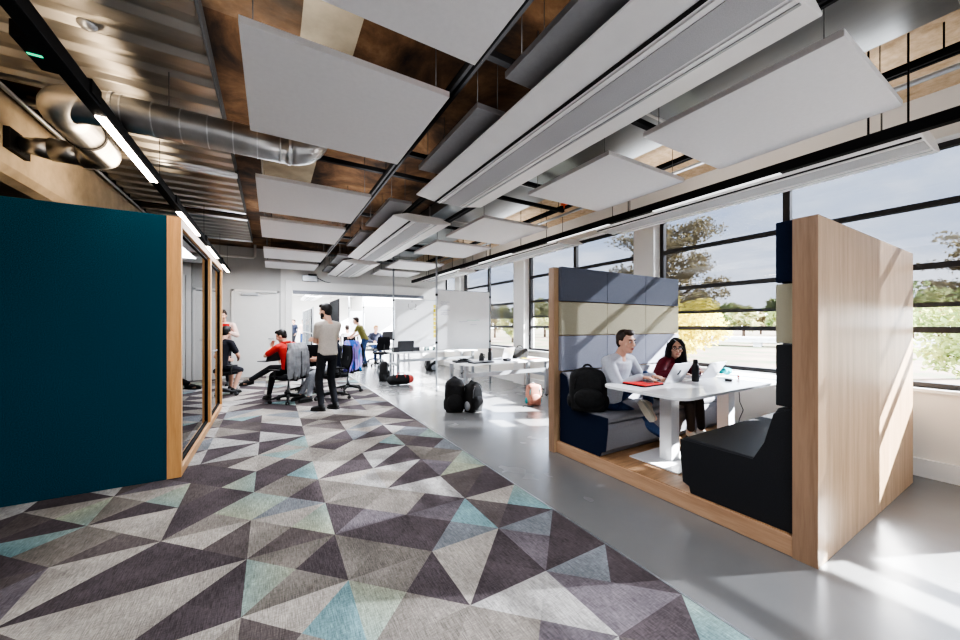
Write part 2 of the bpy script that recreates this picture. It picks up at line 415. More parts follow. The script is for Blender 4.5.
def person(loc, rz, label, pose, look, group=None, vox=.009):
    P = dict(h=1.76, hip=(0, 0, .93), lean=0, side=0, twist=0, head=(0, 0), headoff=(0, 0, 0)); P.update(pose)
    k = P['h'] / 1.76; fem = look.get('fem', 0); wS = (.185 - .025 * fem) * k
    hip = V(P['hip']); Ms = Euler((-R(P['lean']), R(P['side']), 0)).to_matrix(); Mt = Ms @ Euler((0, 0, R(P['twist']))).to_matrix()
    def up(z, M=Ms): return hip + M @ V((0, 0, z * k))
    chest, neck0 = up(.36, Mt), up(.53, Mt)
    sh = {sd: hip + Mt @ V((sd * wS, 0, .458 * k)) for sd in (-1, 1)}
    hp = {sd: hip + V((sd * .088 * k, 0, -.01)) for sd in (-1, 1)}
    yaw, pit = P['head']
    Mh = Euler((0, 0, R(yaw))).to_matrix() @ Euler((-R(pit), 0, 0)).to_matrix()
    C = neck0 + Mt @ V((0, .015, .06 * k)) + Mh @ V((0, .035, .095)) * k + V(P['headoff'])
    H = lambda x, y, z: C + Mh @ (V((x, y, z)) * k)
    arms, legs = {}, {}
    for sd, key in ((-1, 'L'), (1, 'R')):
        tgt, pole = P.get('hand' + key, ((sd * .26, .08, hip.z - .02), (sd * .6, -1, 0)))[:2]
        e, w = ik(sh[sd], tgt, .285 * k, .255 * k, pole); arms[sd] = (e, w)
        tgt, pole = P.get('foot' + key, ((sd * .1, 0, .085), (0, 1, 0)))[:2]
        kn, an = ik(hp[sd], tgt, .435 * k, .42 * k, pole); legs[sd] = (kn, an)
    # ---- the body: one continuous skin
    b = MB()
    b.ell(H(0, -.012, .028), (.074 * k, .094 * k, .098 * k), Mh); b.ell(H(0, .022, -.045), (.056 * k, .066 * k, .072 * k), Mh)
    b.ell(H(0, .066, -.092), (.026 * k, .022 * k, .020 * k), Mh)
    b.caps(H(0, .088, .022), H(0, .108, -.022), .009 * k, .0135 * k); b.ell(H(0, .074, .040), (.055 * k, .018 * k, .012 * k), Mh)
    for sd in (-1, 1):
        b.ell(H(sd * .076, -.008, -.002), (.010 * k, .022 * k, .031 * k), Mh); b.ell(H(sd * .040, .060, -.022), (.026 * k, .026 * k, .022 * k), Mh)
        b.ell(H(sd * .010, .100, -.022), (.009 * k, .010 * k, .008 * k), Mh)
    b.ell(H(0, .084, -.058), (.024 * k, .012 * k, .012 * k), Mh)
    b.caps(neck0 + Mt @ V((0, -.01, -.03)), H(0, -.02, -.05), .056 * k, .052 * k)
    def torso(mb, g, zlo=0., zhi=.50):
        prof = [(0, .155, .108), (.10, .145, .10), (.20, .138, .095), (.32, .155, .108), (.42, .165, .105), (.48, .135, .085), (.525, .075, .066)]
        rings = []
        for z, rx, ry in prof:
            if z < zlo - .01 or z > zhi + .03: continue
            f = min(1, z / .4); M = Ms @ Euler((0, 0, R(P['twist'] * f))).to_matrix()
            if fem: rx *= .9 if z > .15 else .98
            rings.append([hip + M @ V(((rx * k + g) * math.cos(2 * PI * j / 20), (ry * k + g) * math.sin(2 * PI * j / 20), z * k)) for j in range(20)])
        mb.rings(rings)
        for sd in (-1, 1): mb.caps(up(.45, Mt) + Mt @ V((sd * .05, 0, .03)), sh[sd], (.050 * k + g) , (.047 * k + g))
        return mb
    torso(b, -.012); b.ell(hip, (.15 * k, .11 * k, .11 * k))
    for sd in (-1, 1):
        e, w = arms[sd]; kn, an = legs[sd]
        b.caps(sh[sd], e, .046 * k, .037 * k); b.caps(e, e.lerp(w, .4), .037 * k, .036 * k); b.caps(e.lerp(w, .4), w, .036 * k, .025 * k)
        key = 'L' if sd < 0 else 'R'; arg = P.get('hand' + key, ())
        hd = arg[2] if len(arg) > 2 else (w - e); pn = arg[3] if len(arg) > 3 else (-sd, .2, 0); cu = arg[4] if len(arg) > 4 else .45
        hand(b, w, hd, pn, sd, cu, k * (.93 if fem else 1))
        b.caps(hp[sd], kn, .074 * k, .050 * k); b.caps(kn, kn.lerp(an, .35), .050 * k, .050 * k); b.caps(kn.lerp(an, .35), an, .049 * k, .033 * k)
        td = V(P.get('toe' + key, (0, 1, 0))).normalized(); b.caps(an + V((0, 0, -.035)) * 1, an + td * .10 * k + V((0, 0, -.045)), .03, .025)
    body = link('person', remeshed(b, vox, 3), look.get('skin', 'skin_light'), None, loc, rz)
    tag(body, label, 'person', group)
    # ---- clothes and hair: children
    top = look.get('top', 'shirt_white'); sl = look.get('sleeve', .55); g = look.get('loose', .012)
    t = torso(MB(), g, -.02, .47)
    for sd in (-1, 1):
        e, w = arms[sd]
        if sl <= 1: t.caps(sh[sd], sh[sd].lerp(e, sl), .046 * k + g, .042 * k + g)
        else:
            q = e.lerp(w, min(.93, sl - 1))
            t.caps(sh[sd], e, .050 * k + g, .038 * k + g); t.caps(e, e.lerp(q, .45), .039 * k + g, .037 * k + g); t.caps(e.lerp(q, .45), q, .037 * k + g, .026 * k + g)
    if look.get('hem', 1): t.ell(hip + V((0, 0, .0)), (.158 * k + g, .115 * k + g, .07 * k))
    link(look.get('topname', 't_shirt'), remeshed(t, vox + .003, 3), top, body)
    if look.get('collar'):
        c = MB(); pts = [neck0 + Mt @ V((.078 * k * math.cos(a), .07 * k * math.sin(a), .006)) for a in [2 * PI * j / 16 for j in range(16)]]
        c.tube(pts + [pts[0]], .024, 8); link('collar', remeshed(c, .012, 2), look['collar'], body)
    if look.get('open'):
        o2 = MB(); o2.ell(up(.36, Mt) + Mt @ V((0, .088, 0)), (.045, .05, .15), Mt); o2.ell(neck0 + Mt @ V((0, .045, -.05)), (.05, .03, .05), Mt); link('undershirt', remeshed(o2, .012, 2), look['open'], body)
    tr = MB(); tr.ell(hip + V((0, 0, -.02)), (.158 * k, .118 * k, .105 * k)); ln = look.get('leg', .93)
    tr.ell(hip + Ms @ V((0, 0, .06)), (.150 * k, .108 * k, .06 * k), Ms)
    for sd in (-1, 1):
        kn, an = legs[sd]
        tr.caps(hp[sd], kn, .085 * k, .064 * k)
        if ln > .1:
            q = kn.lerp(an, ln); tr.caps(kn, kn.lerp(q, .4), .064 * k, .060 * k); tr.caps(kn.lerp(q, .4), q, .060 * k, .048 * k)
    link(look.get('legname', 'trousers'), remeshed(tr, vox + .003, 3), look.get('bottom', 'jeans_black'), body)
    if look.get('stripe'):
        for sd in (-1, 1):
            kn, an = legs[sd]; off = V((-.062, -.01, .01)); s2 = MB(); s2.tube([hp[sd].lerp(kn, .3) + off * 1.2, kn + off + V((0, .01, .01)), kn.lerp(an, .45) + off * .95, kn.lerp(an, .9) + off * .8], .008, 6)
            s2.build('side_stripe', look['stripe'], body)
    for sd, key in ((-1, 'L'), (1, 'R')):
        kn, an = legs[sd]; td = V(P.get('toe' + key, (0, 1, 0))).normalized()
        shin = (an - kn).normalized(); dn = (shin - td * shin.dot(td)).normalized(); r_ = td.cross(dn)
        M = Matrix((r_, td, dn)).transposed()
        s3 = MB(); F = lambda x, y, z: an + M @ V((x, y, z)) * k
        s3.caps(F(0, -.035, .035), F(0, .03, .035), .040 * k, .042 * k); s3.caps(F(0, .02, .03), F(0, .15, .052), .046 * k, .030 * k); s3.caps(F(0, -.025, .0), F(0, -.01, .03), .038 * k, .045 * k)
        so = link('shoe', remeshed(s3, .008, 3), look.get('shoe', 'shoe_black'), body)
        s4 = MB(); pts = [(-.034, -.065), (.034, -.065), (.045, .02), (.048, .10), (.036, .165), (0, .188), (-.036, .165), (-.048, .10), (-.045, .02)]
        a = [F(x, y, .064) for x, y in pts]; c2 = [F(x, y, .085) for x, y in pts]; s4.rings([a, c2], True, False)
        s4.build('sole', look.get('sole', 'shoe_black'), so)
    hr = MB(); st = look.get('hair', 'short')
    hr.ell(H(0, -.030, .048), (.082 * k, .094 * k, .094 * k), Mh)
    hr.ell(H(0, -.052, .005), (.074 * k, .060 * k, .082 * k), Mh)
    if st == 'short': hr.ell(H(0, .035, .112), (.058 * k, .050 * k, .030 * k), Mh); hr.ell(H(0, .055, .100), (.050 * k, .036 * k, .024 * k), Mh)
    for sd in (-1, 1):
        hr.ell(H(sd * .070, -.012, .040), (.014 * k, .035 * k, .040 * k), Mh)
        if st == 'long':
            hr.tube([H(sd * .030, .045, .118), H(sd * .072, .040, .055), H(sd * .084, .020, -.03), H(sd * .092, .005, -.12), H(sd * .10, -.005, -.20), H(sd * .095, -.01, -.27)], [.024, .026, .028, .034, .034, .012], 10)
            hr.tube([H(sd * .04, -.06, .06), H(sd * .06, -.07, -.06), H(sd * .07, -.065, -.2), H(sd * .06, -.06, -.30)], [.05, .055, .05, .02], 10)
    if look.get('beard'):
        hr.ell(H(0, .062, -.088), (.042 * k, .032 * k, .034 * k), Mh)
        for sd in (-1, 1): hr.ell(H(sd * .052, .028, -.055), (.018 * k, .035 * k, .042 * k), Mh)
    hm = remeshed(hr, max(.007, vox * .8), 2)
    link('hair', hm, look.get('haircol', 'hair_black'), body)
    if look.get('face'):
        for sd in (-1, 1):
            e = MB(); e.ell(H(sd * .031, .0855, .010), (.0135, .008, .0075), Mh); eo = e.build('eye', 'eye_white', body)
            e = MB(); e.ell(H(sd * .031, .0915, .010), (.0062, .004, .0065), Mh); e.build('iris', 'eye_dark', eo)
            e = MB(); e.tube([H(sd * .014, .094, .032), H(sd * .034, .0935, .037), H(sd * .052, .082, .030)], [.004, .005, .003], 6); e.build('eyebrow', look.get('haircol', 'hair_black'), body)
        e = MB(); e.ell(H(0, .0945, -.057), (.021, .006, .0045), Mh); e.ell(H(0, .0945, -.065), (.018, .006, .0045), Mh); e.build('mouth', 'lip', body)
    if look.get('glasses'):
        e = MB()
        for sd in (-1, 1):
            pts = [H(sd * .033 + .025 * math.cos(a), .104, .008 + .019 * math.sin(a)) for a in [2 * PI * j / 14 for j in range(15)]]
            e.tube(pts, .0022, 5); e.tube([H(sd * .058, .104, .012), H(sd * .074, .06, .012), H(sd * .080, .0, .012)], .002, 5)
        e.tube([H(-.009, .105, .012), H(.009, .105, .012)], .002, 5); e.build('glasses', 'black_plastic', body)
    return body

# ------------------------------------------------------------------ camera, sky, sun
H_EYE = 1.43
cd = bpy.data.cameras.new('camera'); cam = bpy.data.objects.new('camera', cd); COL.objects.link(cam)
cd.sensor_width = 36; cd.lens = 355 / 960 * 36; cd.shift_y = 5 / 960; cd.clip_start = .02; cd.clip_end = 500
cam.location = (0, 0, H_EYE); cam.rotation_euler = (R(90), 0, R(-30.4)); SC.camera = cam

w = bpy.data.worlds.new('sky'); SC.world = w; w.use_nodes = True
nt = w.node_tree; nt.nodes.clear(); wo = nt.nodes.new('ShaderNodeOutputWorld'); bg = nt.nodes.new('ShaderNodeBackground')
tc = nt.nodes.new('ShaderNodeTexCoord'); mp = nt.nodes.new('ShaderNodeMapping'); mp.inputs['Scale'].default_value = (1, 1, 2.6)
nt.links.new(tc.outputs['Generated'], mp.inputs['Vector'])
f = noise_node(nt, mp.outputs[0], 2.6, 8, .58, .4)
c = ramp(nt, [(.32, (.52, .60, .74)), (.44, (.66, .71, .80)), (.53, (.86, .875, .90)), (.62, (1.0, 1.0, 1.0)), (.78, (.62, .64, .68))], f)
nt.links.new(c, bg.inputs[0]); bg.inputs[1].default_value = 5.2; nt.links.new(bg.outputs[0], wo.inputs[0])

def sun_lamp():
    l = bpy.data.lights.new('sun', 'SUN'); l.energy = 27; l.angle = R(.6); l.color = (1, .965, .91)
    o = bpy.data.objects.new('sun', l); COL.objects.link(o)
    o.rotation_euler = V((-1, .46, -.6)).to_track_quat('-Z', 'Y').to_euler(); o.location = (12, -4, 8)
sun_lamp()
def area(name, loc, size, energy, col=(1, 1, 1), rot=(0, 0, 0)):
    l = bpy.data.lights.new(name, 'AREA'); l.shape = 'RECTANGLE'; l.size, l.size_y = size; l.energy = energy; l.color = col
    o = bpy.data.objects.new(name, l); COL.objects.link(o); o.location = loc; o.rotation_euler = rot
    return o
# unseen fill lamps added in both rooms, and the wash of the warm track
area('room_fill', (.45, 3.0, 2.96), (1.1, 6), 42, (1, .99, .98))
area('room_fill', (.6, -2.5, 3.2), (4, 3), 80, (1, .99, .98))
area('room_fill', (.45, 8.4, 2.96), (1.0, 4), 95, (1, .99, .98))
area('far_room_fill', (2.2, 19, 3.3), (7, 12), 1700, (1, .98, .96))  # added fill that brightens the room beyond
area('track_wash', (-1.2, 3.6, 2.95), (.3, 4), 20, (1, .76, .50), (0, R(180 - 55), 0))
for x_, y_, e_ in ((1.17, 1.0, 9), (1.17, 5.0, 9), (1.17, 8.6, 9), (2.58, 1.5, 2), (2.58, 5.2, 2), (2.58, 8.8, 2), (4.2, 2.0, 9), (4.2, 6.5, 9), (.0, 3.5, 6), (.0, 7.5, 6)):
    area('soffit_fill', (x_, y_, 3.07), (.5, 2.6), e_ * .8, (1, .95, .9), (PI, 0, 0))  # added upward lamps that lift the dark soffit, no fittings there

SC.view_settings.view_transform = 'AgX'
try: SC.view_settings.look = 'AgX - High Contrast'
except Exception: pass
SC.view_settings.exposure = 1.08
try:
    SC.view_settings.use_white_balance = True; SC.view_settings.white_balance_temperature = 6050; SC.view_settings.white_balance_tint = 10
except Exception: pass

# ------------------------------------------------------------------ the room
FY, NY, WX, LX, CZ = 11.6, -4.5, 5.31, -4.5, 3.55     # far wall, wall behind, window wall, left wall, soffit
struct('floor', MB().ext((LX, NY, -.2), (WX + .25, 29, 0)), 'polished_concrete')
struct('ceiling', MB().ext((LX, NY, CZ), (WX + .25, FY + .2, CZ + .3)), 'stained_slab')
struct('ceiling_far', MB().ext((LX, FY + .2, CZ), (WX + .25, 29, CZ + .3)), 'white_paint')

# paler patches left on the soffit
struct('ceiling_patch', MB().ext((.18, 2.15, CZ - .006), (.55, 2.92, CZ + .01)), 'pale_patch')
struct('ceiling_patch', MB().ext((-.12, 4.55, CZ - .006), (.50, 5.9, CZ + .01)), 'pale_patch')

# carpet tiles: half-metre squares, each cut by its diagonals into four tones
CC = dict(D=(.100, .083, .089), E=(.13, .11, .107), P=(.165, .145, .16), M=(.205, .185, .165), N=(.26, .235, .21), B=(.22, .235, .255), L=(.38, .35, .315), W=(.42, .405, .39), T=(.21, .33, .35), G=(.34, .36, .275))
TILES = {  # (column from the edge, row): north, east, south, west
 (0,4):'LTDE',(0,3):'BDDP',(0,2):'BDPP',(0,1):'DTPE',(1,3):'LDDL',(1,4):'PTBD',(1,2):'WWPM',(2,3):'MDMG',(2,4):'DDMM',(3,3):'LTME',(3,4):'MDMG',
 (3,5):'LGEM',(3,6):'MDBG',(2,5):'MNPD',(2,6):'LWMM',(1,5):'WWDM',(0,5):'EDDE',(0,6):'MGGP',(1,6):'WDDL',(0,7):'DBMM',(1,7):'WDDW',(2,7):'LDDL',
 (3,7):'DTMD',(4,7):'DGDE',(4,6):'DGND',(4,5):'LEDD',(4,4):'LDDL',(5,5):'LDDL',(5,4):'LLEE',(5,6):'LLEM',(6,5):'EPDD',(6,6):'TMDD',(5,7):'LGDM',(6,7):'LGDE',
 (0,8):'BTDE',(1,8):'LTDL',(2,8):'DLLM',(3,8):'TLDL',(4,8):'ELDD',(5,8):'EDPE',(4,3):'LNDD',(3,2):'DDPE',(2,2):'MNBN',(0,9):'DEBW',(1,9):'LDDB',(2,9):'LDEL',(3,9):'DTLD'}
def carpet():
    rnd = random.Random(11)
    cells = []
    for i in range(0, 13):
        for r in range(-9, 24):
            x1 = 1.87 - .5 * i; x0 = x1 - .5; y0 = .08 + .5 * r; y1 = min(y0 + .5, FY); y0 = max(y0, NY)
            if y1 <= y0 or x1 <= LX: continue
            x0 = max(x0, LX)
            t = TILES.get((i, r))
            if t is None:
                a, b = rnd.choice([('D', 'L'), ('W', 'D'), ('E', 'L'), ('D', 'M'), ('N', 'E'), ('W', 'P'), ('T', 'D'), ('B', 'L'), ('G', 'E'), ('L', 'D'), ('D', 'W')])
                t = rnd.choice([a + a + b + b, b + a + a + b, a + b + b + a, b + b + a + a, a + b + rnd.choice('DME') + b])
            cells.append((x0, x1, y0, y1, t))
    mb = MB(); cols = []
    for x0, x1, y0, y1, t in cells:
        cx, cy = (x0 + x1) / 2, (y0 + y1) / 2; Z = .006
        for tri, k in (([(x0, y1), (cx, cy), (x1, y1)], t[0]), ([(x1, y1), (cx, cy), (x1, y0)], t[1]), ([(x1, y0), (cx, cy), (x0, y0)], t[2]), ([(x0, y0), (cx, cy), (x0, y1)], t[3])):
            mb.add([(x, y, Z) for x, y in tri], [(0, 1, 2)])
            base = CC[k]
            for q in range(3):
                s = 1 + rnd.uniform(-.16, .16); c3 = [v * s for v in base]
                if k in 'GT' and rnd.random() < .45:
                    o = CC['T' if k == 'G' else 'G']; c3 = [(u + v) / 2 for u, v in zip(c3, o)]
                if k == 'M' and rnd.random() < .3: c3 = [(u + v) / 2 for u, v in zip(c3, CC['L'])]
                cols.append(c3)
    me = mb.mesh('floor_carpet')
    at = me.color_attributes.new('tile_colour', 'FLOAT_COLOR', 'CORNER')
    # recalculated normals may reverse a face's corner order: look the colour up by vertex
    for l in me.loops: at.data[l.index].color = (*cols[l.vertex_index], 1)
    tag(link('floor_carpet', me, 'triangle_carpet'), kind='structure')
    struct('trim_1', MB().ext((1.87, NY, 0), (1.885, FY, .008)), 'grey_metal')
carpet()

# walls
struct('wall_left', MB().ext((LX - .2, NY, 0), (LX, FY, CZ)), 'grey_paint')
struct('wall_back', MB().ext((LX, NY - .2, 0), (WX, NY, CZ)), 'white_paint')
OX0, OX1, OZ = .42, 4.5, 2.40       # opening to the room beyond
struct('wall_far', MB().ext((LX, FY, 0), (.22, FY + .2, CZ)), 'grey_paint')
m = MB(); m.ext((.22, FY - .05, 0), (OX0, FY + .2, CZ)); m.ext((OX0, FY - .05, OZ), (OX1, FY + .2, CZ)); m.ext((OX1, FY - .05, 0), (WX + .1, FY + .2, CZ))
struct('wall_far_right', m, 'white_paint')
m = MB(); m.ext((.33, FY - .14, 0), (.50, FY - .05, 2.70)); m.ext((.50, FY - .14, 2.42), (4.62, FY - .05, 2.70)); m.ext((4.45, FY - .14, 0), (4.62, FY - .05, 2.42))
struct('trim_2', m, 'white_paint', .006)
struct('baseboard_far', MB().ext((-4.4, FY - .015, 0), (-.95, FY, .09)), 'white_paint')
# window wall: parapet, sill, piers, head
PIERS = [(-3.62, -3.28), (-.27, .07), (3.44, 3.80), (6.78, 7.20), (10.12, 10.5)]
struct('wall_right', MB().ext((WX, NY, 0), (WX + .22, FY, .80)), 'cream_paint')
struct('windowsill', MB().ext((WX - .06, NY, .80), (WX + .10, FY, .835)), 'white_paint', .004)
struct('baseboard_right', MB().ext((WX - .035, NY, 0), (WX, FY, .17)), 'white_paint', .004)
struct('wall_right_head', MB().ext((WX - .1, NY, 3.12), (WX + .22, FY, CZ)), 'white_paint')
for i, (a, b) in enumerate(PIERS): struct('pillar_%d' % (i + 1), MB().ext((5.19, a, .0), (WX + .2, b, 3.2)), 'white_paint')
GX = 5.39
bays = [(-3.28, -.27), (.07, 3.44), (3.80, 6.78), (7.20, 10.12), (10.5, FY)]
for i, (a, b) in enumerate(bays):
    root = empty('window_%d' % (i + 1), (0, 0, 0)); root['kind'] = 'structure'
    fr = MB(); t = .06
    for y in (a + .03, b - .03): fr.ext((GX - .04, y - .03, .835), (GX + .04, y + .03, 3.14))
    md = (a + b) / 2 + (.07 if i == 1 else 0)
    if b - a > 2: fr.ext((GX - .04, md - .035, .835), (GX + .04, md + .035, 3.14))
    for z, hz in ((.86, .05), (1.385, .06), (1.99, .055), (2.575, .055), (3.10, .06)): fr.ext((GX - .035, a, z - hz / 2), (GX + .035, b, z + hz / 2))
    fr.build('window_frame', 'window_metal', root, bevel=.004)
    MB().add([(GX, a, .84), (GX, b, .84), (GX, b, 3.12), (GX, a, 3.12)], [(0, 1, 2, 3)]).build('window_glass', 'window_glass', root)
    bl = MB().add([(GX + .06, a + .02, 1.62), (GX + .06, b - .02, 1.62), (GX + .06, b - .02, 3.14), (GX + .06, a + .02, 3.14)], [(0, 1, 2, 3)]).build('screen_blind', 'screen_blind_fabric', root)
    MB().ext((GX + .045, a + .02, 1.60), (GX + .075, b - .02, 1.645)).build('bottom_bar', 'window_metal', bl)

# door in the far wall
d = empty('door_1', (-.88, FY, 0)); d['kind'] = 'structure'
MB().ext((0, -.035, 0), (1.01, 0, 2.34)).build('door_leaf', 'door_paint', d, bevel=.004)
m = MB(); m.ext((-.05, -.05, 0), (0, 0, 2.39)); m.ext((1.01, -.05, 0), (1.06, 0, 2.39)); m.ext((-.05, -.05, 2.34), (1.06, 0, 2.39)); m.build('door_frame', 'white_paint', d)
m = MB(); m.ext((.16, -.10, 2.24), (.56, -.035, 2.30)); m.tube([(.5, -.07, 2.31), (.8, -.13, 2.32), (1.0, -.05, 2.33)], .01, 6); m.build('door_closer', 'grey_metal', d)
m = MB(); m.cyl((.92, -.035, 1.05), (.92, -.09, 1.05), .012); m.tube([(.92, -.085, 1.05), (.80, -.085, 1.05)], .011, 8); m.build('door_handle', 'grey_metal', d)
m = MB(); m.ext((1.10, -.02, 1.12), (1.18, 0, 1.24)); tag(m.build('light_switch', 'white_paint', None, (-.88, FY, 0)), 'small white light switch on the grey wall beside the door', 'switch')

# room beyond the opening
struct('wall_far_room_end', MB().ext((LX, 28.8, 0), (WX + .2, 29, CZ)), 'white_paint')
struct('wall_far_room_left', MB().ext((.1, FY + .2, 0), (.25, 28.8, CZ)), 'white_paint')
m = MB(); m.ext((WX + .05, FY + .2, 0), (WX + .2, 28.8, .85)); m.ext((WX + .05, FY + .2, 2.2), (WX + .2, 28.8, CZ))
for y in (FY + .2, 14.8, 18.4, 22, 25.6): m.ext((WX + .05, y, .8), (WX + .2, y + .8, 2.3))
struct('wall_far_room_right', m, 'white_paint')

# downstand concrete beam over the pod
m = MB(); m.prism([(-1.95, 3.42), (-1.95, 2.80), (-1.98, 2.73), (-2.05, 2.69), (-2.9, 2.69), (-2.9, 3.42)], 'y', NY, FY)
struct('ceiling_beam', m, 'raw_concrete')
m = MB(); m.ext((-1.955, NY, 3.40), (-1.88, FY, 3.44)); m.ext((-1.90, NY, 3.36), (-1.88, FY, 3.44)); struct('trim_3', m, 'black_metal')

# ------------------------------------------------------------------ ceiling fittings
def wires(root, pts, z0, z1, name='suspension_wire', r=.003, m='wire_dark'):
    for x, y in pts: MB().cyl((x, y, z0), (x, y, z1), r, n=6).build(name, m, root)
G_PAN = 'white acoustic panels hung in rows under the slab'
PY = [(-.55, .42, 'nearest the camera'), (.66, 1.87, ''), (2.22, 3.41, ''), (4.45, 5.78, ''), (6.18, 7.43, ''), (8.5, 9.72, ''), (10.2, 11.35, '')]
ORD = ['', 'first', 'second', 'third', 'fourth', 'fifth', 'last']
def panel(x0, x1, y0, y1, label, m, group, z=3.0):
    cx, cy = (x0 + x1) / 2, (y0 + y1) / 2
    r = empty('hanging_acoustic_panel', (cx, cy, z), 0, label, 'ceiling panel', group)
    a, b = (x1 - x0) / 2, (y1 - y0) / 2
    MB().ext((-a, -b, 0), (a, b, .042)).build('panel_board', m, r, bevel=.003)
    wires(r, [(-a + .06, -b + .1), (a - .06, -b + .1), (-a + .06, b - .1), (a - .06, b - .1)], .042, CZ - z)
    return r
for i, (a, b, _) in enumerate(PY):
    if i == 0: continue
    n = ORD[i]
    panel(-.15, 1.06, a, b, 'white ceiling panel beside the corrugated sheets, %s from the near end of its row' % n, 'panel_white', G_PAN)
    panel(2.68, 3.90, a, b, 'white ceiling panel in the window-side row, %s from the near end' % n, 'panel_white', G_PAN)
    panel(1.28, 1.58, a, b, 'narrow grey ceiling panel half hidden above the climate beams, %s from the near end' % n, 'baffle_grey', 'grey acoustic panels above the climate beams')

def climate_beam(cx, y0, y1, z, label, group, rods=None):
    r = empty('hanging_climate_beam', (cx, (y0 + y1) / 2, z), 0, label, 'climate beam', group); L = (y1 - y0) / 2
    MB().prism([(-.43, .04), (-.185, .0), (.185, .0), (.43, .04), (.43, .055), (.24, .108), (-.24, .108), (-.43, .055)], 'y', -L, L).build('beam_housing', 'beam_white', r, bevel=.004)
    for s in (-1, 1):
        MB().box((s * .197, 0, -.0005), (.022, 2 * L - .02, .008), (0, -s * .16, 0)).build('air_slot', 'dark_gap' if s < 0 else 'grey_metal', r)
        MB().ext((s * .150 - .012, -L + .01, -.010), (s * .150 + .012, L - .01, .002)).build('edge_rib', 'beam_white', r)
    MB().ext((-.112, -L + .01, -.005), (.112, L - .01, .001)).build('perforated_strip', 'beam_perforated', r)
    c_ = (y0 + y1) / 2
    wires(r, [(u, v - c_) for v in (rods or (y0 + .3, y1 - .3)) for u in (-.2, .2)], .10, CZ - z, 'threaded_rod', .006)
    return r
GB = 'white climate beams hung under the slab'
for k, (a, b) in enumerate([(-3.2, .30), (.64, 3.88), (4.76, 8.16), (8.74, 11.3)]):
    if k: climate_beam(1.86, a, b, 2.88, ['', 'large white climate beam overhead with its end above the middle of the picture', 'middle white climate beam of the central row between two others', 'far white climate beam of the central row close to the end wall'][k], GB, [None, (2.0, 3.62), (5.98, 7.95), (9.82, 10.08)][k])
    if k: climate_beam(4.60, a, b, 2.90, ['', 'white climate beam along the windows above the wooden booth', 'white climate beam along the windows beyond the booth, second of three', 'white climate beam along the windows by the end wall, last of three'][k], GB)

# black lighting channel on rods near the windows
def channel(x, y0, y1, z, label, name='hanging_light_channel'):
    r = empty(name, (x, y0, z), 0, label, 'light track')
    MB().ext((-.035, 0, 0), (.035, y1 - y0, .085)).build('channel', 'black_metal', r, bevel=.003)
    return r
r = channel(3.99, -.6, 11.2, 2.81, 'long black lighting channel hung on rods in front of the window beams')
for y in (2.0, 3.9, 6.2, 8.4): MB().ext((-.022, y, -.006), (.022, y + 1.25, .002)).build('light_strip', 'led_white', r)
wires(r, [(0, y) for y in (1.25, 1.45, 3.6, 5.9, 8.2, 10.4)], .085, CZ - 2.81, 'threaded_rod', .006, 'black_metal')
r = channel(-.97, -1.2, 11.4, 2.80, 'black lighting channel with warm lit strips along the corrugated ceiling')
for a, b in ((3.27, 4.50), (5.55, 6.85), (7.75, 9.0), (9.9, 11.2)): MB().ext((-.026, a + 1.2, -.008), (.026, b + 1.2, .003)).build('light_strip', 'led_warm', r)
for y in (3.0, 5.2, 7.3, 9.5): MB().ext((-.045, y + 1.2, .02), (.045, y + 1.34, .10)).build('joint_box', 'black_metal', r)
wires(r, [(0, y + 1.2) for y in (2, 4.7, 7.4, 9.5, 11)], .085, CZ - 2.8 - .12)
e = empty('hanging_emergency_light', (-1.04, 2.715, 2.805), 0, 'black emergency light box with a green lamp beside the lighting channel', 'emergency light')
MB().ext((-.035, -.14, 0), (.034, .14, .08)).build('housing', 'black_metal', e, bevel=.006); MB().ext((-.025, -.02, -.005), (.028, -.005, .001)).build('green_lamp', 'led_green', e)

# black fixing rails under the slab
GR = 'black fixing rails under the slab'
for x, z, lab in ((1.17, 3.16, 'long black double fixing rail between the white and the grey ceiling panels'), (2.02, 3.36, 'black fixing rail high above the central climate beams'), (2.60, 3.18, 'black fixing rail just above the window side of the central climate beams'), (4.06, 3.30, 'thin black fixing rail beside the lighting channel near the windows')):
    m = MB(); m.ext((-.035, NY + .3, 0), (-.012, FY - .2, .05)); m.ext((.012, NY + .3, 0), (.035, FY - .2, .05)); m.ext((-.035, NY + .3, .04), (.035, FY - .2, .055))
    r = empty('ceiling_rail', (x, 0, z), 0, lab, 'rail', GR); m.build('rail_profile', 'black_metal', r)
    wires(r, [(0, y) for y in (.5, 2.0, 4.0, 6.0, 8.0, 10.0)], .05, CZ - z, 'threaded_rod', .005, 'black_metal')
for y, lab in ((2.02, 'between the first and second'), (3.62, 'beyond the second'), (4.2, 'before the third'), (5.98, 'between the third and fourth'), (7.75, 'beyond the fourth'), (8.3, 'before the fifth'), (9.95, 'between the last two')):
    r = empty('ceiling_rail', (0, y, 3.22), 0, 'black cross rail under the slab %s row of panels' % lab, 'rail', 'black cross rails under the slab')
    MB().ext((-.1, -.025, 0), (4.0, .025, .045)).build('rail_profile', 'black_metal', r)
    wires(r, [(.0, 0), (1.17, 0), (2.6, 0), (3.9, 0)], .045, CZ - 3.22, 'threaded_rod', .005, 'black_metal')

# broad flat galvanised air duct above the window-side panels
r = empty('ceiling_air_duct', (3.06, 0, 3.36), 0, 'broad flat galvanised air duct above the panels on the window side', 'air duct')
MB().ext((-.62, NY + .5, 0), (.56, FY - .3, .18)).build('duct_run', 'plate_metal', r)
for y in (-1.5, .35, 2.0, 3.9, 5.9, 7.9, 9.9): MB().ext((-.64, y, -.012), (.58, y + .03, .185)).build('flange', 'silver', r)
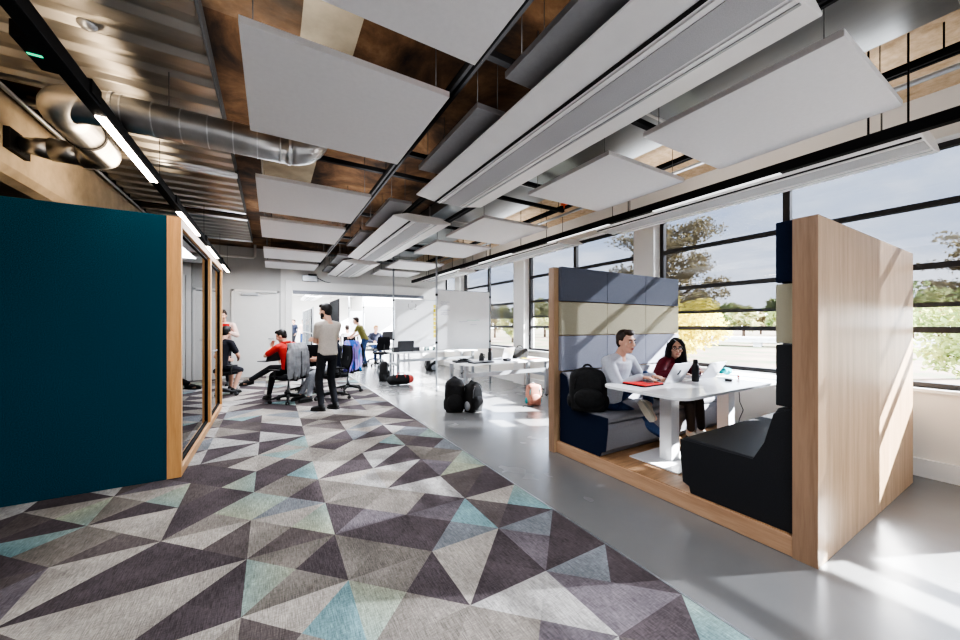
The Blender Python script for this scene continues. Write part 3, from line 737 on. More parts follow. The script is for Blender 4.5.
# corrugated metal sheets
def metal_sheet(y0, y1, label):
    r = empty('ceiling_metal_sheet', (-1.15, (y0 + y1) / 2, 3.40), 0, label, 'ceiling sheet', 'corrugated metal ceiling sheets')
    L = (y1 - y0) / 2; n = max(3, round(2 * L / .30)); st = 2 * L / n; top = []; 
    for i in range(n):
        y = -L + i * st; top += [(y, .0), (y + st * .40, .0), (y + st * .52, .045), (y + st * .88, .045)]
    top.append((L, 0)); poly = top + [(L, .075), (-L, .075)]
    MB().prism(poly, 'x', -.73, .745).build('corrugated_sheet', 'brushed_metal_sheet', r, bevel=.006)
    MB().ext((.745, -L, -.012), (.765, L, .08)).build('edge_strip', 'wire_dark', r)
    for q in (-L - .02, L + .02): MB().cyl((-.74, q, 0), (.76, q, 0), .03, n=10).build('rolled_edge', 'silver', r)
    wires(r, [(.70, -L + .06), (.70, L - .06), (-.66, 0)], .06, CZ - 3.40)
    return r
metal_sheet(-1.6, 1.0, 'corrugated metal ceiling sheet nearest the camera')
s1 = metal_sheet(1.2, 4.30, 'large corrugated metal ceiling sheet with a small round detector')
metal_sheet(4.75, 5.55, 'narrow corrugated metal ceiling sheet right behind the round duct')
metal_sheet(5.70, 7.45, 'corrugated metal ceiling sheet, second from the far end')
metal_sheet(7.95, 9.9, 'corrugated metal ceiling sheet at the far end')
m = MB(); m.lathe([(.05, 0), (.05, -.012), (.035, -.03), (.012, -.034)]); tag(m.build('ceiling_smoke_detector', 'grey_metal', None, (-1.04, 3.30, 3.40)), 'small round smoke detector on the large corrugated sheet', 'detector')

# spiral duct
def arc(c, r, a0, a1, n, ax, ay):
    return [V(c) + V(ax) * r * math.cos(a0 + (a1 - a0) * i / n) + V(ay) * r * math.sin(a0 + (a1 - a0) * i / n) for i in range(n + 1)]
r = empty('ceiling_spiral_duct', (0, 0, 0), 0, 'round silver spiral duct with elbows below the corrugated sheets', 'air duct')
Z = 3.02; RD = .125
pts = [(.14, 3.66, Z)] + [(x, 3.66, Z) for x in (-.2, -.6, -1.0)] + arc((-1.12, 3.88, Z), .22, -PI / 2, -PI, 7, (1, 0, 0), (0, 1, 0))[1:] + [(-1.34, 4.2, Z)]
MB().tube(pts, RD, 24).build('duct_run', 'duct_metal', r)
MB().tube(arc((.14, 3.66, Z + .22), .22, -PI / 2, 0, 7, (1, 0, 0), (0, 0, 1)) + [(.36, 3.66, CZ)], RD, 24).build('duct_elbow', 'duct_metal', r)
MB().tube([(-1.34, 4.2, Z), (-1.34, 4.52, Z)] + arc((-1.52, 4.56, Z), .18, 0, PI / 2, 6, (1, 0, 0), (0, 1, 0)), RD * .96, 24).build('duct_branch', 'duct_metal', r)
MB().tube([(-1.50, 4.74, Z), (-1.72, 4.74, Z)], [RD * .8, RD * .8], 24).build('duct_branch', 'duct_metal', r)
MB().tube([(-1.70, 4.74, Z), (-1.90, 4.74, Z)], [RD * .78, RD * .5], 24).build('reducer', 'duct_metal', r)
MB().ext((-1.948, 4.60, Z - .09), (-1.91, 4.90, Z + .09)).build('wall_flange', 'black_metal', r)
for x in [-.98 + .17 * k for k in range(7)]: MB().tube([(x + .02, 3.66, Z), (x + .028, 3.66, Z)], RD + .004, 24, False).build('spiral_seam', 'silver', r)
for p, q in (((-1.34, 4.20, Z), (-1.34, 4.23, Z)), ((-1.0, 3.66, Z), (-1.02, 3.66, Z)), ((.13, 3.66, Z), (.15, 3.66, Z))): MB().tube([p, q], RD + .008, 24, False).build('clamp_ring', 'black_metal' if p[1] > 4 else 'silver', r)
wires(r, [(-.7, 3.66), (-.05, 3.66), (-1.34, 4.3)], Z + RD, CZ - .06)
# white pipe under the far end of the sheets
m = MB(); m.tube([(-1.8, 11.1, 3.20), (-.42, 11.1, 3.20), (-.38, 11.1, 3.24), (-.38, 11.1, CZ)], .03, 10); tag(m.build('ceiling_pipe', 'white_paint'), 'white bent pipe below the slab above the door', 'pipe')
m = MB(); m.tube([(4.32, -2, 3.32), (4.32, 11.2, 3.32)], .022, 10); tag(m.build('ceiling_pipe', 'grey_metal'), 'thin straight grey pipe under the slab near the windows', 'pipe')
m = MB(); m.tube([(-1.80, .8, 3.28), (-1.80, 11.0, 3.28)], .018, 8); tag(m.build('ceiling_pipe', 'grey_metal'), 'thin grey conduit along the raw concrete beam', 'pipe')
for x, y, lab in ((3.75, 2.06, 'first from the camera'), (3.75, 3.92, 'second from the camera'), (3.75, 8.0, 'farthest of the three'), (1.02, 2.04, '')):
    r = empty('ceiling_sprinkler', (x, y, 3.2), 0, 'sprinkler with an orange cap over the window-side panels, %s' % lab if lab else 'sprinkler with an orange cap between the white panels near the corrugated sheets', 'sprinkler', 'sprinklers with orange caps')
    MB().cyl((0, 0, .03), (0, 0, CZ - 3.2), .006, n=6).build('drop_pipe', 'grey_metal', r); MB().lathe([(.004, .04), (.05, .032), (.052, .02), (.012, .012), (.010, -.03)]).build('cap', 'orange_cap', r)

# ------------------------------------------------------------------ teal meeting pod on the left
POD = empty('meeting_pod', (-.73, 4.28, 0), 0, 'teal fabric meeting pod with an oak framed glass front on the carpet', 'meeting pod')
PL, PW, PH = 3.2, 3.3, 2.44           # length along the room, depth, height
MB().ext((-PW, 0, .006), (-.105, .05, PH)).build('fabric_wall', 'teal_fabric', POD, bevel=.004)
m = MB(); m.ext((-PW, PL - .05, .006), (-.1, PL, PH)); m.ext((-PW, .05, .006), (-PW + .05, PL - .05, PH)); m.build('fabric_wall', 'teal_fabric', POD)
MB().ext((-PW + .05, .05, PH - .06), (-.11, PL - .05, PH)).build('roof_panel', 'black_fabric', POD)
MB().ext((-PW + .05, .05, .008), (-.11, PL - .05, .02)).build('pod_floor', 'black_fabric', POD)
MB().ext((-.105, 0, .006), (0, .05, PH)).build('corner_post', 'oak_warm', POD, bevel=.003)
m = MB(); m.ext((-.105, .05, PH - .09), (0, PL, PH)); m.build('top_rail', 'oak_strip_warm', POD, bevel=.003)
m = MB(); m.ext((-.105, .05, .006), (0, PL, .085)); m.build('bottom_rail', 'oak_strip_warm', POD, bevel=.003)
MB().ext((-.105, 1.85, .085), (0, 1.95, PH - .09)).build('mullion', 'oak_warm', POD, bevel=.003)
MB().ext((-.105, PL - .05, .085), (0, PL, PH - .09)).build('corner_post', 'oak_warm', POD, bevel=.003)
def gasket(y0, y1, name, parent):
    m = MB(); z0, z1 = .085, PH - .09; t = .03
    m.ext((-.07, y0, z0), (-.03, y1, z0 + t)); m.ext((-.07, y0, z1 - t), (-.03, y1, z1)); m.ext((-.07, y0, z0), (-.03, y0 + t, z1)); m.ext((-.07, y1 - t, z0), (-.03, y1, z1))
    f = m.build(name, 'black_metal', parent)
    MB().ext((-.052, y0 + t, z0 + t), (-.046, y1 - t, z1 - t)).build('glass_pane', 'booth_glass', f)
    return f
gasket(.05, 1.85, 'window_frame', POD)
dr = gasket(1.95, PL - .05, 'glass_door', POD)
m = MB(); m.cyl((-.03, 2.06, 1.06), (.03, 2.06, 1.06), .011); m.tube([(.03, 2.06, 1.06), (.03, 2.2, 1.06)], .01, 8); m.ext((-.03, 2.0, 1.15), (-.02, 2.035, 1.25)); m.build('door_handle', 'grey_metal', dr)

# ------------------------------------------------------------------ oak meeting booth by the windows
BO = empty('meeting_booth', (2.76, .79, 0), 0, 'oak framed meeting booth with upholstered high walls and two facing benches', 'meeting booth')
X0, X1 = 0, 2.31; Y1 = 2.31; BH = 2.08
MB().ext((X0 + .002, .12, .002), (X1, Y1 - .09, .125)).build('platform', 'oak_strip', BO, bevel=.003)
MB().ext((X0 + .02, .14, .125), (X1 - .01, Y1 - .10, .130)).build('platform_floor', 'floor_wood', BO)
MB().ext((X0, 0, .0), (X1 - .05, .12, BH)).build('end_wall', 'oak', BO, bevel=.003)
MB().ext((X0 - .03, Y1 - .09, .0), (X1, Y1, BH)).build('end_wall', 'oak', BO, bevel=.003)
MB().ext((X0 - .004, .0005, .0), (X0, .1195, BH - .001)).build('edge_shade', 'oak_shade', BO)  # thin strip whose darker colour paints shade on the front edge
MB().ext((X0 - .034, Y1 - .0895, .0), (X0 - .03, Y1 - .0005, BH - .001)).build('edge_shade', 'oak_shade', BO)  # the same painted shade on the far end wall
def cushions(yf, sgn, th):
    """three stacked rows of three cushions; yf is the face of the end wall, sgn the side they stick out to"""
    for z0, z1, mt in ((1.70, 2.085, 'slate_fabric' if sgn < 0 else 'navy_fabric'), (1.315, 1.69, 'tan_fabric'), (.915, 1.305, 'pale_blue_fabric' if sgn < 0 else 'bench_black')):
        for k in range(3):
            a = X0 + .03 + k * .752; b = a + .7505
            m = MB(); m.ext((a, yf, z0), (b, yf + sgn * th, z1)); m.build('back_cushion', mt, BO, bevel=.007, seg=3)
cushions(Y1 - .0905, -1, .052); cushions(.121, 1, .095)
def bench(yf, sgn, fab, side):
    ps = [(0, .131), (.63 if sgn > 0 else .56, .131), (.64 if sgn > 0 else .58, .18), (.69 if sgn > 0 else .63, .20), (.71 if sgn > 0 else .655, .42), (.70 if sgn > 0 else .645, .47), (.02, .47), (.0, .45)]
    poly = [(yf + sgn * u, v) for u, v in ps]
    base = MB().prism(poly, 'x', X0 + .035, X1 - .04).build('bench_seat', fab, BO, bevel=.02, seg=3)
    bk = [(0, .475), (.24, .475), (.20, .52), (.155, .66), (.115, .84), (.085, .90), (0, .905)]
    seat_top = MB().prism([(yf + sgn * u, v) for u, v in ((.19, .475), (.655 if sgn < 0 else .705, .475), (.665 if sgn < 0 else .715, .52), (.63 if sgn < 0 else .68, .548), (.21, .535))], 'x', X0 + .04, X1 - .045).build('seat_cushion', fab, BO, bevel=.015, seg=3)
    MB().prism([(yf + sgn * u, v) for u, v in bk], 'x', X0 + .036, X1 - .041).build('bench_back', fab, BO, bevel=.015, seg=3)
    for x in (X0 + .028, X1 - .038):
        cp = [(yf + sgn * u, v) for u, v in ([(0, .131)] + [(u, v) for u, v in ps[1:5]] + [(ps[4][0], .53), (.22, .53), (.155, .66), (.105, .86), (.02, .90), (0, .88)])]
        MB().prism(cp, 'x', x, x + .009).build('bench_side', side, BO, bevel=.003)
    m = MB(); m.ext((X0 + .034, yf + sgn * .02, .1305), (X1 - .05, yf + sgn * .50, .20)); m.build('plinth', 'black_fabric', BO)
bench(Y1 - .1205, -1, 'bench_grey_fabric', 'navy_fabric')
bench(.122, 1, 'bench_black', 'bench_black')

# table in the booth
TB = empty('meeting_table', (3.84, 1.965, .131), 0, 'white rounded meeting table on two square columns inside the booth', 'table')
def rrect(a, b, r, n=6):
    P = []
    for cx, cy, s in ((a - r, b - r, 0), (-a + r, b - r, 1), (-a + r, -b + r, 2), (a - r, -b + r, 3)):
        for i in range(n + 1):
            t = PI / 2 * (s + i / n); P.append((cx + r * math.cos(t), cy + r * math.sin(t)))
    return P
MB().prism(rrect(1.12, .41, .14), 'z', .704, .729).build('tabletop', 'table_white', TB, bevel=.004)
for x in (-.53, .53):
    c = MB().ext((x - .065, .005, .012), (x + .065, .125, .704)).build('column', 'table_white', TB, bevel=.004)
    MB().ext((x - .27, -.18, .0), (x + .27, .31, .012)).build('foot_plate', 'table_white', c, bevel=.003)
TT = .131 + .7295

# things on the booth table
def laptop(loc, rz, label, body='laptop_silver', open_=112, w=.31, d=.215, group=None, mark=False):
    r = empty('laptop', loc, rz, label, 'laptop', group)          # the user sits at -y, the hinge is at +y
    MB().ext((-w / 2, -d / 2, 0), (w / 2, d / 2, .014)).build('base', body, r, bevel=.003)
    MB().ext((-w / 2 + .025, -.02, .0142), (w / 2 - .025, d / 2 - .02, .0155)).build('keyboard', 'black_plastic', r)
    a = R(open_ - 90); M = Euler((-a, 0, 0)).to_matrix()
    hinge = V((0, d / 2, .014))
    l = MB().box(hinge + M @ V((0, .004, d / 2)), (w, .008, d), M).build('lid', body, r, bevel=.003)
    MB().box(hinge + M @ V((0, -.001, d / 2)), (w - .02, .003, d - .022), M).build('screen', 'screen_off', l)
    if mark:
        k = MB(); k.add([hinge + M @ V((x * .030, .0086, d * .52 + z * .042)) for x, z in ((-.8, .1), (-.4, .7), (.1, .5), (.5, .9), (.4, .1), (.9, -.5), (.2, -.8), (-.5, -.7))], [(0, 1, 2, 3, 4, 5, 6, 7)]); k.build('lid_mark', 'ink', l)
    return r
laptop((3.43, 2.17, TT), PI, 'silver laptop with a dark mark on its lid in front of the man', open_=118, mark=True)
laptop((3.96, 2.13, TT), PI, 'silver laptop standing open in front of the woman in the maroon jacket', open_=124)
t = empty('laptop_sleeve', (3.075, 2.15, TT), 0, 'bright red laptop sleeve with black edge on the corner of the white table', 'laptop sleeve')
MB().prism(rrect(.15, .125, .02), 'z', 0, .010).build('edge_band', 'black_fabric', t); MB().prism(rrect(.148, .123, .02), 'z', .010, .018).build('felt_cover', 'red_felt', t, bevel=.003)
t = empty('mobile_phone', (3.15, 2.16, TT + .0185), R(-30), 'dark mobile phone lying on the red laptop sleeve', 'phone')
MB().prism(rrect(.036, .074, .008), 'z', 0, .008).build('case', 'laptop_silver', t); MB().prism(rrect(.032, .068, .006), 'z', .008, .0088).build('screen', 'screen_off', t)
t = empty('drinking_bottle', (3.69, 1.99, TT), 0, 'black drinking bottle standing between the two silver laptops', 'bottle')
MB().lathe([(.030, 0), (.034, .006), (.034, .150), (.030, .168), (.020, .178), (.020, .184)]).build('bottle_body', 'black_plastic', t); MB().lathe([(.0225, .184), (.0235, .19), (.0235, .215), (.020, .222), (.006, .224)]).build('cap', 'black_plastic', t)
m = MB(); rn = random.Random(5)
for k in range(8): m.ell((rn.uniform(-.055, .055), rn.uniform(-.045, .045), .035 + rn.uniform(0, .02)), (rn.uniform(.03, .05), rn.uniform(.025, .04), .035))
cl = tag(link('knitted_hat', remeshed(m, .008, 2), 'cloth_teal', None, (4.44, 2.10, TT), 0), 'crumpled teal knitted hat on the table near the windows', 'hat')
t = empty('wallet', (4.02, 1.84, TT), R(20), 'small black wallet with silver corner on the white table', 'wallet')
MB().ext((-.045, -.03, 0), (.045, .03, .022)).build('leather', 'black_plastic', t, bevel=.005); MB().ext((.046, -.028, .002), (.085, .028, .016)).build('silver_end', 'silver', t, bevel=.004)
t = empty('eyeglasses', (4.2, 1.83, TT), R(30), 'pair of red-framed eyeglasses folded on the white table beside the wallet', 'eyeglasses')
m = MB()
for s in (-1, 1): m.tube([(s * .034 + .026 * math.cos(a), 0, .024 + .02 * math.sin(a)) for a in [2 * PI * j / 14 for j in range(15)]], .0028, 6)
m.tube([(-.008, 0, .03), (.008, 0, .03)], .0025, 6); m.build('rim', 'bag_red', t)
m = MB()
for s in (-1, 1): m.tube([(s * .06, 0, .03), (s * .062, .06, .026), (s * .055, .13, .006)], .0022, 6)
m.build('temple', 'silver', t)
for x, y, rz, lab in ((3.80, 2.22, 10, 'white sheet of paper beside the woman in the booth'), (4.30, 2.2, -15, 'white notebook sheet lying behind the second laptop')):
    m = MB(); m.ext((-.105, -.148, 0), (.105, .148, .004)); tag(m.build('paper_sheet', 'paper', None, (x, y, TT), R(rz)), lab, 'paper')
m = MB(); m.tube([(4.60, 2.0, .825), (4.60, 2.0, .70), (4.62, 2.0, .55), (4.70, 2.0, .45), (4.80, 2.05, .40), (4.84, 2.1, .30), (4.84, 2.12, .134)], .004, 6); tag(m.build('power_cord', 'black_plastic'), 'thin black power cord hanging from under the booth table', 'cord')

# ------------------------------------------------------------------ office chairs
def office_chair(loc, rz, label, group='black swivel office chairs', z0=.006, arms=True):
    r = empty('office_chair', (loc[0], loc[1], z0), rz, label, 'chair', group)
    st = MB()
    for k in range(5):
        a = 2 * PI * k / 5 + .3
        st.tube([(0, 0, .115), (.12 * math.cos(a), .12 * math.sin(a), .105), (.31 * math.cos(a), .31 * math.sin(a), .075)], [.034, .026, .016], 8)
    st.lathe([(.045, .08), (.05, .10), (.045, .15), (.03, .17)])
    b = st.build('star_base', 'black_plastic', r)
    for k in range(5):
        a = 2 * PI * k / 5 + .3; x, y = .31 * math.cos(a), .31 * math.sin(a); c = MB()
        for s in (-1, 1): c.cyl((x - math.sin(a) * s * .012, y + math.cos(a) * s * .012, .031), (x - math.sin(a) * s * .030, y + math.cos(a) * s * .030, .031), .031, n=12)
        c.cyl((x, y, .03), (x, y, .08), .010, n=8); c.build('caster', 'black_plastic', r)
    MB().lathe([(.026, .16), (.026, .30), (.018, .30), (.018, .42)]).build('gas_lift', 'grey_metal', r)
    MB().prism(rrect(.245, .235, .09), 'z', .425, .485).build('seat', 'black_fabric', r, bevel=.018, seg=3)
    m = MB(); rows = []
    for i in range(9):
        z = .56 + .46 * i / 8; y = -.235 - .03 * math.sin(PI * i / 8) - .06 * i / 8; hw = .20 + .035 * math.sin(PI * (i / 8) ** .8)
        rows.append([(hw * math.cos(t_) , y + .035 * (1 - math.sin(PI * (t_ / PI))) + (0 if math.sin(t_) >= 0 else 0), z) for t_ in [PI * j / 10 for j in range(11)]] + [(hw * math.cos(t_) * .98, y - .03 + .035 * (1 - math.sin(t_)), z) for t_ in [PI * (10 - j) / 10 for j in range(11)]])
    m.rings(rows); m.build('backrest', 'black_fabric', r)
    MB().tube([(0, -.05, .42), (0, -.24, .42), (0, -.30, .50), (0, -.305, .80)], [.03, .028, .024, .02], 8).build('back_support', 'black_plastic', r)
    if arms:
        for s in (-1, 1):
            MB().tube([(s * .24, -.04, .44), (s * .285, -.04, .46), (s * .285, -.03, .60)], .016, 8).build('arm_post', 'black_plastic', r)
            MB().prism([(s * .285 + u, v - .01) for u, v in rrect(.04, .12, .03)], 'z', .60, .625).build('armrest', 'black_plastic', r, bevel=.006)
    return r
CH = .491
# ------------------------------------------------------------------ the people
# man in the booth
person((3.08, 2.56, .0), PI, 'dark-haired man in a light grey sweater typing on a laptop in the booth',
    dict(h=1.64, hip=(0, 0, .652), lean=18, head=(-6, 4), handR=((-.07, .34, .915), (.7, -.2, -.8), (-.30, 1, -.05), (0, 0, -1), .4), handL=((-.23, .36, .915), (-.7, -.2, -.8), (.12, 1, -.05), (0, 0, -1), .45),
         footL=((-.09, .41, .645), (-.5, .6, .5)), toeL=(.15, .7, -.65), footR=((-.55, .28, .235), (-.2, .7, .9)), toeR=(-.15, 1, -.05)),
    dict(top='sweater_grey', topname='sweater', sleeve=1.93, loose=.018, bottom='jeans_blue', legname='jeans', leg=.88, shoe='shoe_beige', sole='sole_white', skin='skin_light', haircol='hair_brown', face=1), vox=.006)
person((3.98, 2.57, .0), PI, 'woman with long black hair and a maroon jacket sitting beside the man in the booth',
    dict(h=1.52, hip=(0, 0, .650), lean=24, side=4, head=(-50, 4), headoff=(0, 0, -.02), handR=((.26, .40, .92), (.9, -.2, -.5), (-.5, .9, 0), (0, 0, -1), .5), handL=((-.10, .40, .92), (-.9, -.2, -.5), (.4, .9, 0), (0, 0, -1), .6),
         footL=((-.26, .35, .225), (-.1, .8, .8)), toeL=(.1, 1, -.05), footR=((-.10, .32, .225), (.1, .8, .8)), toeR=(.25, 1, -.05)),
    dict(fem=1, top='jacket_maroon', topname='jacket', sleeve=1.93, loose=.02, open='shirt_black', bottom='trousers_black', stripe='stripe_red', leg=.88, shoe='shoe_white', sole='shoe_black', skin='skin_tan', hair='long', haircol='hair_black', face=1, glasses=1), vox=.006)
# the standing man
person((.81, 6.42, .006), R(22), 'bearded man in a beige t-shirt and black jeans standing with folded arms on the carpet',
    dict(h=1.80, hip=(0, 0, .95), lean=-2, twist=6, head=(28, 8), handR=((-.05, .20, 1.17), (1, -.1, -.7), (-.9, .2, .1), (.3, .9, 0), .5), handL=((.06, .17, 1.11), (-1, -.15, -.6), (.9, .2, .1), (-.3, .9, 0), .5),
         footL=((-.10, .02, .09), (0, 1, 0)), toeL=(-.55, 1, 0), footR=((.12, -.03, .09), (0, 1, 0)), toeR=(-.2, 1, 0)),
    dict(top='shirt_beige', sleeve=.62, loose=.012, bottom='jeans_black', legname='jeans', leg=.97, skin='skin_tan', haircol='hair_black', beard=1, shoe='shoe_black'), vox=.008)
# seated group near the pod
SEATZ = CH + .122
ca = office_chair((.27, 7.52), R(32), 'black swivel office chair under the person in the red top')
person((.28, 7.55, .006), R(32), 'seated person in a red top and black trousers leaning the head on one hand',
    dict(h=1.62, hip=(0, -.04, SEATZ), lean=10, side=-4, head=(34, 22), handL=((-.16, .27, 1.02), (-.7, .5, -.8), (.1, -.25, 1), (0, -1, -.2), .7), handR=((.16, .33, .74), (.8, -.4, -.5)),
         footL=((-.12, .42, .095), (0, .8, .6)), footR=((-.46, .44, .42), (0, .4, .8)), toeR=(-1, .5, -.1)),
    dict(top='shirt_red', collar='shirt_red', sleeve=.75, loose=.016, bottom='jeans_black', leg=.93, skin='skin_tan', haircol='hair_black'), vox=.009)
laptop((-.05, 7.87, .74), R(40 + 180), 'dark laptop on the lap of the person in the red top', body='laptop_dark', open_=112)
cb = office_chair((.56, 8.32), R(18), 'black swivel office chair left of the standing man, turned with its back towards us')
cc = office_chair((1.02, 7.35), R(100), 'black swivel office chair mostly hidden behind the standing man')
person((1.02, 7.37, .006), R(96), 'person in grey jeans seated behind the standing man',
    dict(h=1.70, hip=(0, -.04, SEATZ), lean=4, head=(0, 8), handL=((-.12, .30, .78), (-.8, -.4, -.5)), handR=((.12, .30, .78), (.8, -.4, -.5)), footL=((-.08, .44, .10), (0, .8, .6)), footR=((.12, .54, .12), (0, .8, .6)), toeR=(0, 1, -.15)),
    dict(top='shirt_navy', sleeve=.6, bottom='jeans_grey', legname='jeans', leg=.9, skin='skin_light', haircol='hair_brown'), vox=.010)
cdh = office_chair((1.42, 8.05), R(12), 'black swivel office chair with a blue and purple jacket over its back')
ce = office_chair((-.90, 8.78), R(-38), 'black swivel office chair beside the glass front of the pod')
person((-.89, 8.80, .006), R(-38), 'seated person in a black t-shirt and dark shorts at the end of the glass pod',
    dict(h=1.74, hip=(0, -.03, SEATZ), lean=12, head=(10, 8), handL=((-.2, .34, .72), (-.8, -.4, -.5)), handR=((.12, .32, .72), (.8, -.4, -.5)), footL=((-.12, .38, .10), (0, .8, .6)), footR=((.12, .20, .10), (0, .8, .6))),
    dict(top='shirt_black', sleeve=.65, loose=.018, bottom='shirt_black', legname='shorts', leg=.05, skin='skin_light', haircol='hair_black'), vox=.010)
person((-.98, 10.3, .006), R(170), 'person in a pale pink top holding a red folder by the far wall',
    dict(h=1.80, hip=(0, 0, .95), head=(0, 15), handL=((-.12, .28, 1.28), (-.8, -.3, -.8), (.8, .4, .1), (0, -1, 0), .5), handR=((.12, .28, 1.28), (.8, -.3, -.8), (-.8, .4, .1), (0, -1, 0), .5)),
    dict(top='shirt_pink', sleeve=1.6, bottom='jeans_black', skin='skin_light', haircol='hair_brown'), vox=.012)
m = MB(); m.box((-1.0, 9.98, 1.36), (.32, .025, .20), (R(-20), 0, R(-10))); tag(m.build('folder', 'red_felt', bevel=.003), 'red folder held by the person in the pale pink top', 'folder')
# jackets hung over chairs
def hung_jacket(chair_loc, rz, m_, label, s=.62, ox=-.05):
    j = MB(); rn = random.Random(3)
    for k in range(6):
        x = -.20 + .08 * k
        j.tube([(x, -.245, .96), (x, -.27, 1.05), (x, -.335, 1.075), (x * 1.02, -.385, .98), (x * 1.1 + rn.uniform(-.02, .02), -.40, .72), (x * 1.15 + rn.uniform(-.03, .03), -.39, .48 + rn.uniform(-.05, .04))], [.022, .03, .034, .045, .050, .03], 8)
    for sd in (-1, 1): j.tube([(sd * .20, -.33, 1.0), (sd * .27, -.35, .9), (sd * .285, -.36, .65), (sd * .27, -.36, .45)], [.05, .052, .045, .035], 8)
    j.v = [(x * s + ox, y, z) for x, y, z in j.v]
    o = link('hanging_jacket', remeshed(j, .012, 4), m_, None, (chair_loc[0], chair_loc[1], .02), rz); tag(o, label, 'jacket')
    z = MB(); z.tube([(ox, -.437, .94), (ox, -.452, .72), (ox, -.43, .52)], .006, 6); z.build('back_seam', 'bag_black', o)
    return o
hung_jacket((.27, 7.52), R(32), 'jacket_grey', 'grey jacket hanging over the chair of the person in the red top', .66, -.05)
hung_jacket((1.42, 8.05), R(12), 'jacket_bright', 'blue and purple jacket hanging over a chair right of the standing man')

# ------------------------------------------------------------------ desks, whiteboards on poles
def desk(x0, x1, y0, y1, label, group='white work desks on grey frames', z0=0, casters=False):
    r = empty('work_desk', ((x0 + x1) / 2, (y0 + y1) / 2, z0), 0, label, 'desk', group); a, b = (x1 - x0) / 2, (y1 - y0) / 2
    MB().ext((-a, -b, .715), (a, b, .74)).build('tabletop', 'desk_white', r, bevel=.004)
    for s in (-1, 1):
        for t in (-1, 1): MB().ext((s * (a - .10) - .03, t * (b - .12) - .03, .03), (s * (a - .10) + .03, t * (b - .12) + .03, .715)).build('leg', 'grey_metal', r, bevel=.003)
        for t in (-1, 1):
            c = MB(); x, y = s * (a - .10), t * (b - .12); c.cyl((x - .015, y, .03), (x + .015, y, .03), .03, n=12); c.build('caster', 'black_plastic', r)
        MB().ext((s * (a - .10) - .02, -b + .12, .40), (s * (a - .10) + .02, b - .12, .46)).build('side_bar', 'grey_metal', r)
    MB().ext((-a + .10, -b + .10, .50), (a - .10, -b + .14, .57)).build('cross_bar', 'grey_metal', r)
    return r
desk(2.86, 4.90, 5.40, 6.24, 'white work desk with black bottles and a grey laptop near the black backpacks')
desk(2.62, 4.95, 8.55, 9.45, 'white work desk with a black laptop under the hanging whiteboard')
DZ = .7405
def pole(x, y, label, group='grey floor to ceiling poles'):
    r = empty('floor_to_ceiling_pole', (x, y, 0), 0, label, 'pole', group)
    MB().cyl((0, 0, .012), (0, 0, CZ - .012), .022, n=14).build('tube', 'grey_metal', r)
    for z in (0, CZ - .014): MB().cyl((0, 0, z), (0, 0, z + .014), .05, n=16).build('end_disc', 'grey_metal', r)
    for z in (1.0, 2.1): MB().cyl((0, 0, z), (0, 0, z + .05), .030, n=14).build('collar', 'black_plastic', r)
    return r
def whiteboard(x0, x1, y, z0, z1, label, marks=(), group='whiteboards hanging between poles'):
    r = empty('hanging_whiteboard', ((x0 + x1) / 2, y, z0), 0, label, 'whiteboard', group); a = (x1 - x0) / 2; h = z1 - z0
    MB().ext((-a, -.010, 0), (a, .010, h)).build('board', 'board_white', r)
    for q in (-.012, h - .004): MB().ext((-a, -.014, q), (a, .014, q + .012)).build('edge_rail', 'grey_metal', r)
    for pts, mm in marks:
        k = MB(); k.tube([(u * 2 * a - a, -.0115, v * h) for u, v in pts], .005, 5); k.build('pen_mark', mm, r)
    return r
pole(3.27, 7.55, 'grey pole at the left edge of the large whiteboard in front of the desks')
pole(4.72, 7.55, 'thin grey pole at the right edge of the large whiteboard near the windows')
pole(2.94, 9.80, 'grey pole behind the two black bags beside the far desk')
def scribble(x, y, w_, n, seed):
    rn = random.Random(seed); return [(x + w_ * i / n, y + rn.uniform(-.008, .008)) for i in range(n + 1)]
whiteboard(3.30, 4.69, 7.55, .86, 2.24, 'large whiteboard with faint writing hanging in front of the windows', [(scribble(.05, .80, .16, 14, 1), 'ink_faint'), (scribble(.05, .765, .12, 12, 2), 'ink_faint'), (scribble(.05, .66, .17, 14, 3), 'ink_faint'), (scribble(.05, .62, .12, 12, 4), 'ink_faint'), (scribble(.05, .585, .14, 12, 5), 'ink_faint'), (scribble(.40, .47, .16, 14, 6), 'ink_faint'), (scribble(.55, .50, .25, 16, 7), 'ink_green'), (scribble(.62, .42, .12, 10, 8), 'ink_faint')])
def ring(cx, cy, r_, a0, a1): return [(cx + r_ * math.cos(R(a)), cy + r_ * 1.1 * math.sin(R(a))) for a in range(a0, a1 + 1, 15)]
whiteboard(2.97, 4.52, 9.80, .80, 2.16, 'whiteboard with a small circle drawing beside the yellow sticky notes', [(ring(.33, .87, .075, 150, 210), 'ink'), (ring(.33, .87, .075, 235, 290), 'ink'), (ring(.33, .87, .075, 330, 400), 'ink'), (ring(.33, .87, .075, 75, 110), 'ink'), (scribble(.36, .795, .05, 8, 9), 'ink')])
for k in range(8):
    m = MB(); m.ext((-.065, -.0015, -.05), (.065, .0015, .05)); o = m.build('hanging_sticky_note', 'note_yellow', None, (4.205, 9.787, 1.98 - .125 * k)); o.rotation_euler.y = R((-4, 3, -2, 5, 0, -3, 2, 4)[k])
    tag(o, 'yellow sticky note in the column on the whiteboard edge, %s from the top' % ('first', 'second', 'third', 'fourth', 'fifth', 'sixth', 'seventh', 'lowest and eighth')[k], 'sticky note', 'yellow sticky notes in a column')
m = MB(); m.ext((.52, FY - .21, 2.32), (4.46, FY - .141, 2.42)); tag(m.build('hanging_projection_screen', 'case_grey', bevel=.004), 'long grey roller case of a projection screen under the white opening frame', 'projection screen')
r = empty('projector', (.98, FY - .11, 2.701), 0, 'grey projector box on top of the white opening frame', 'projector')
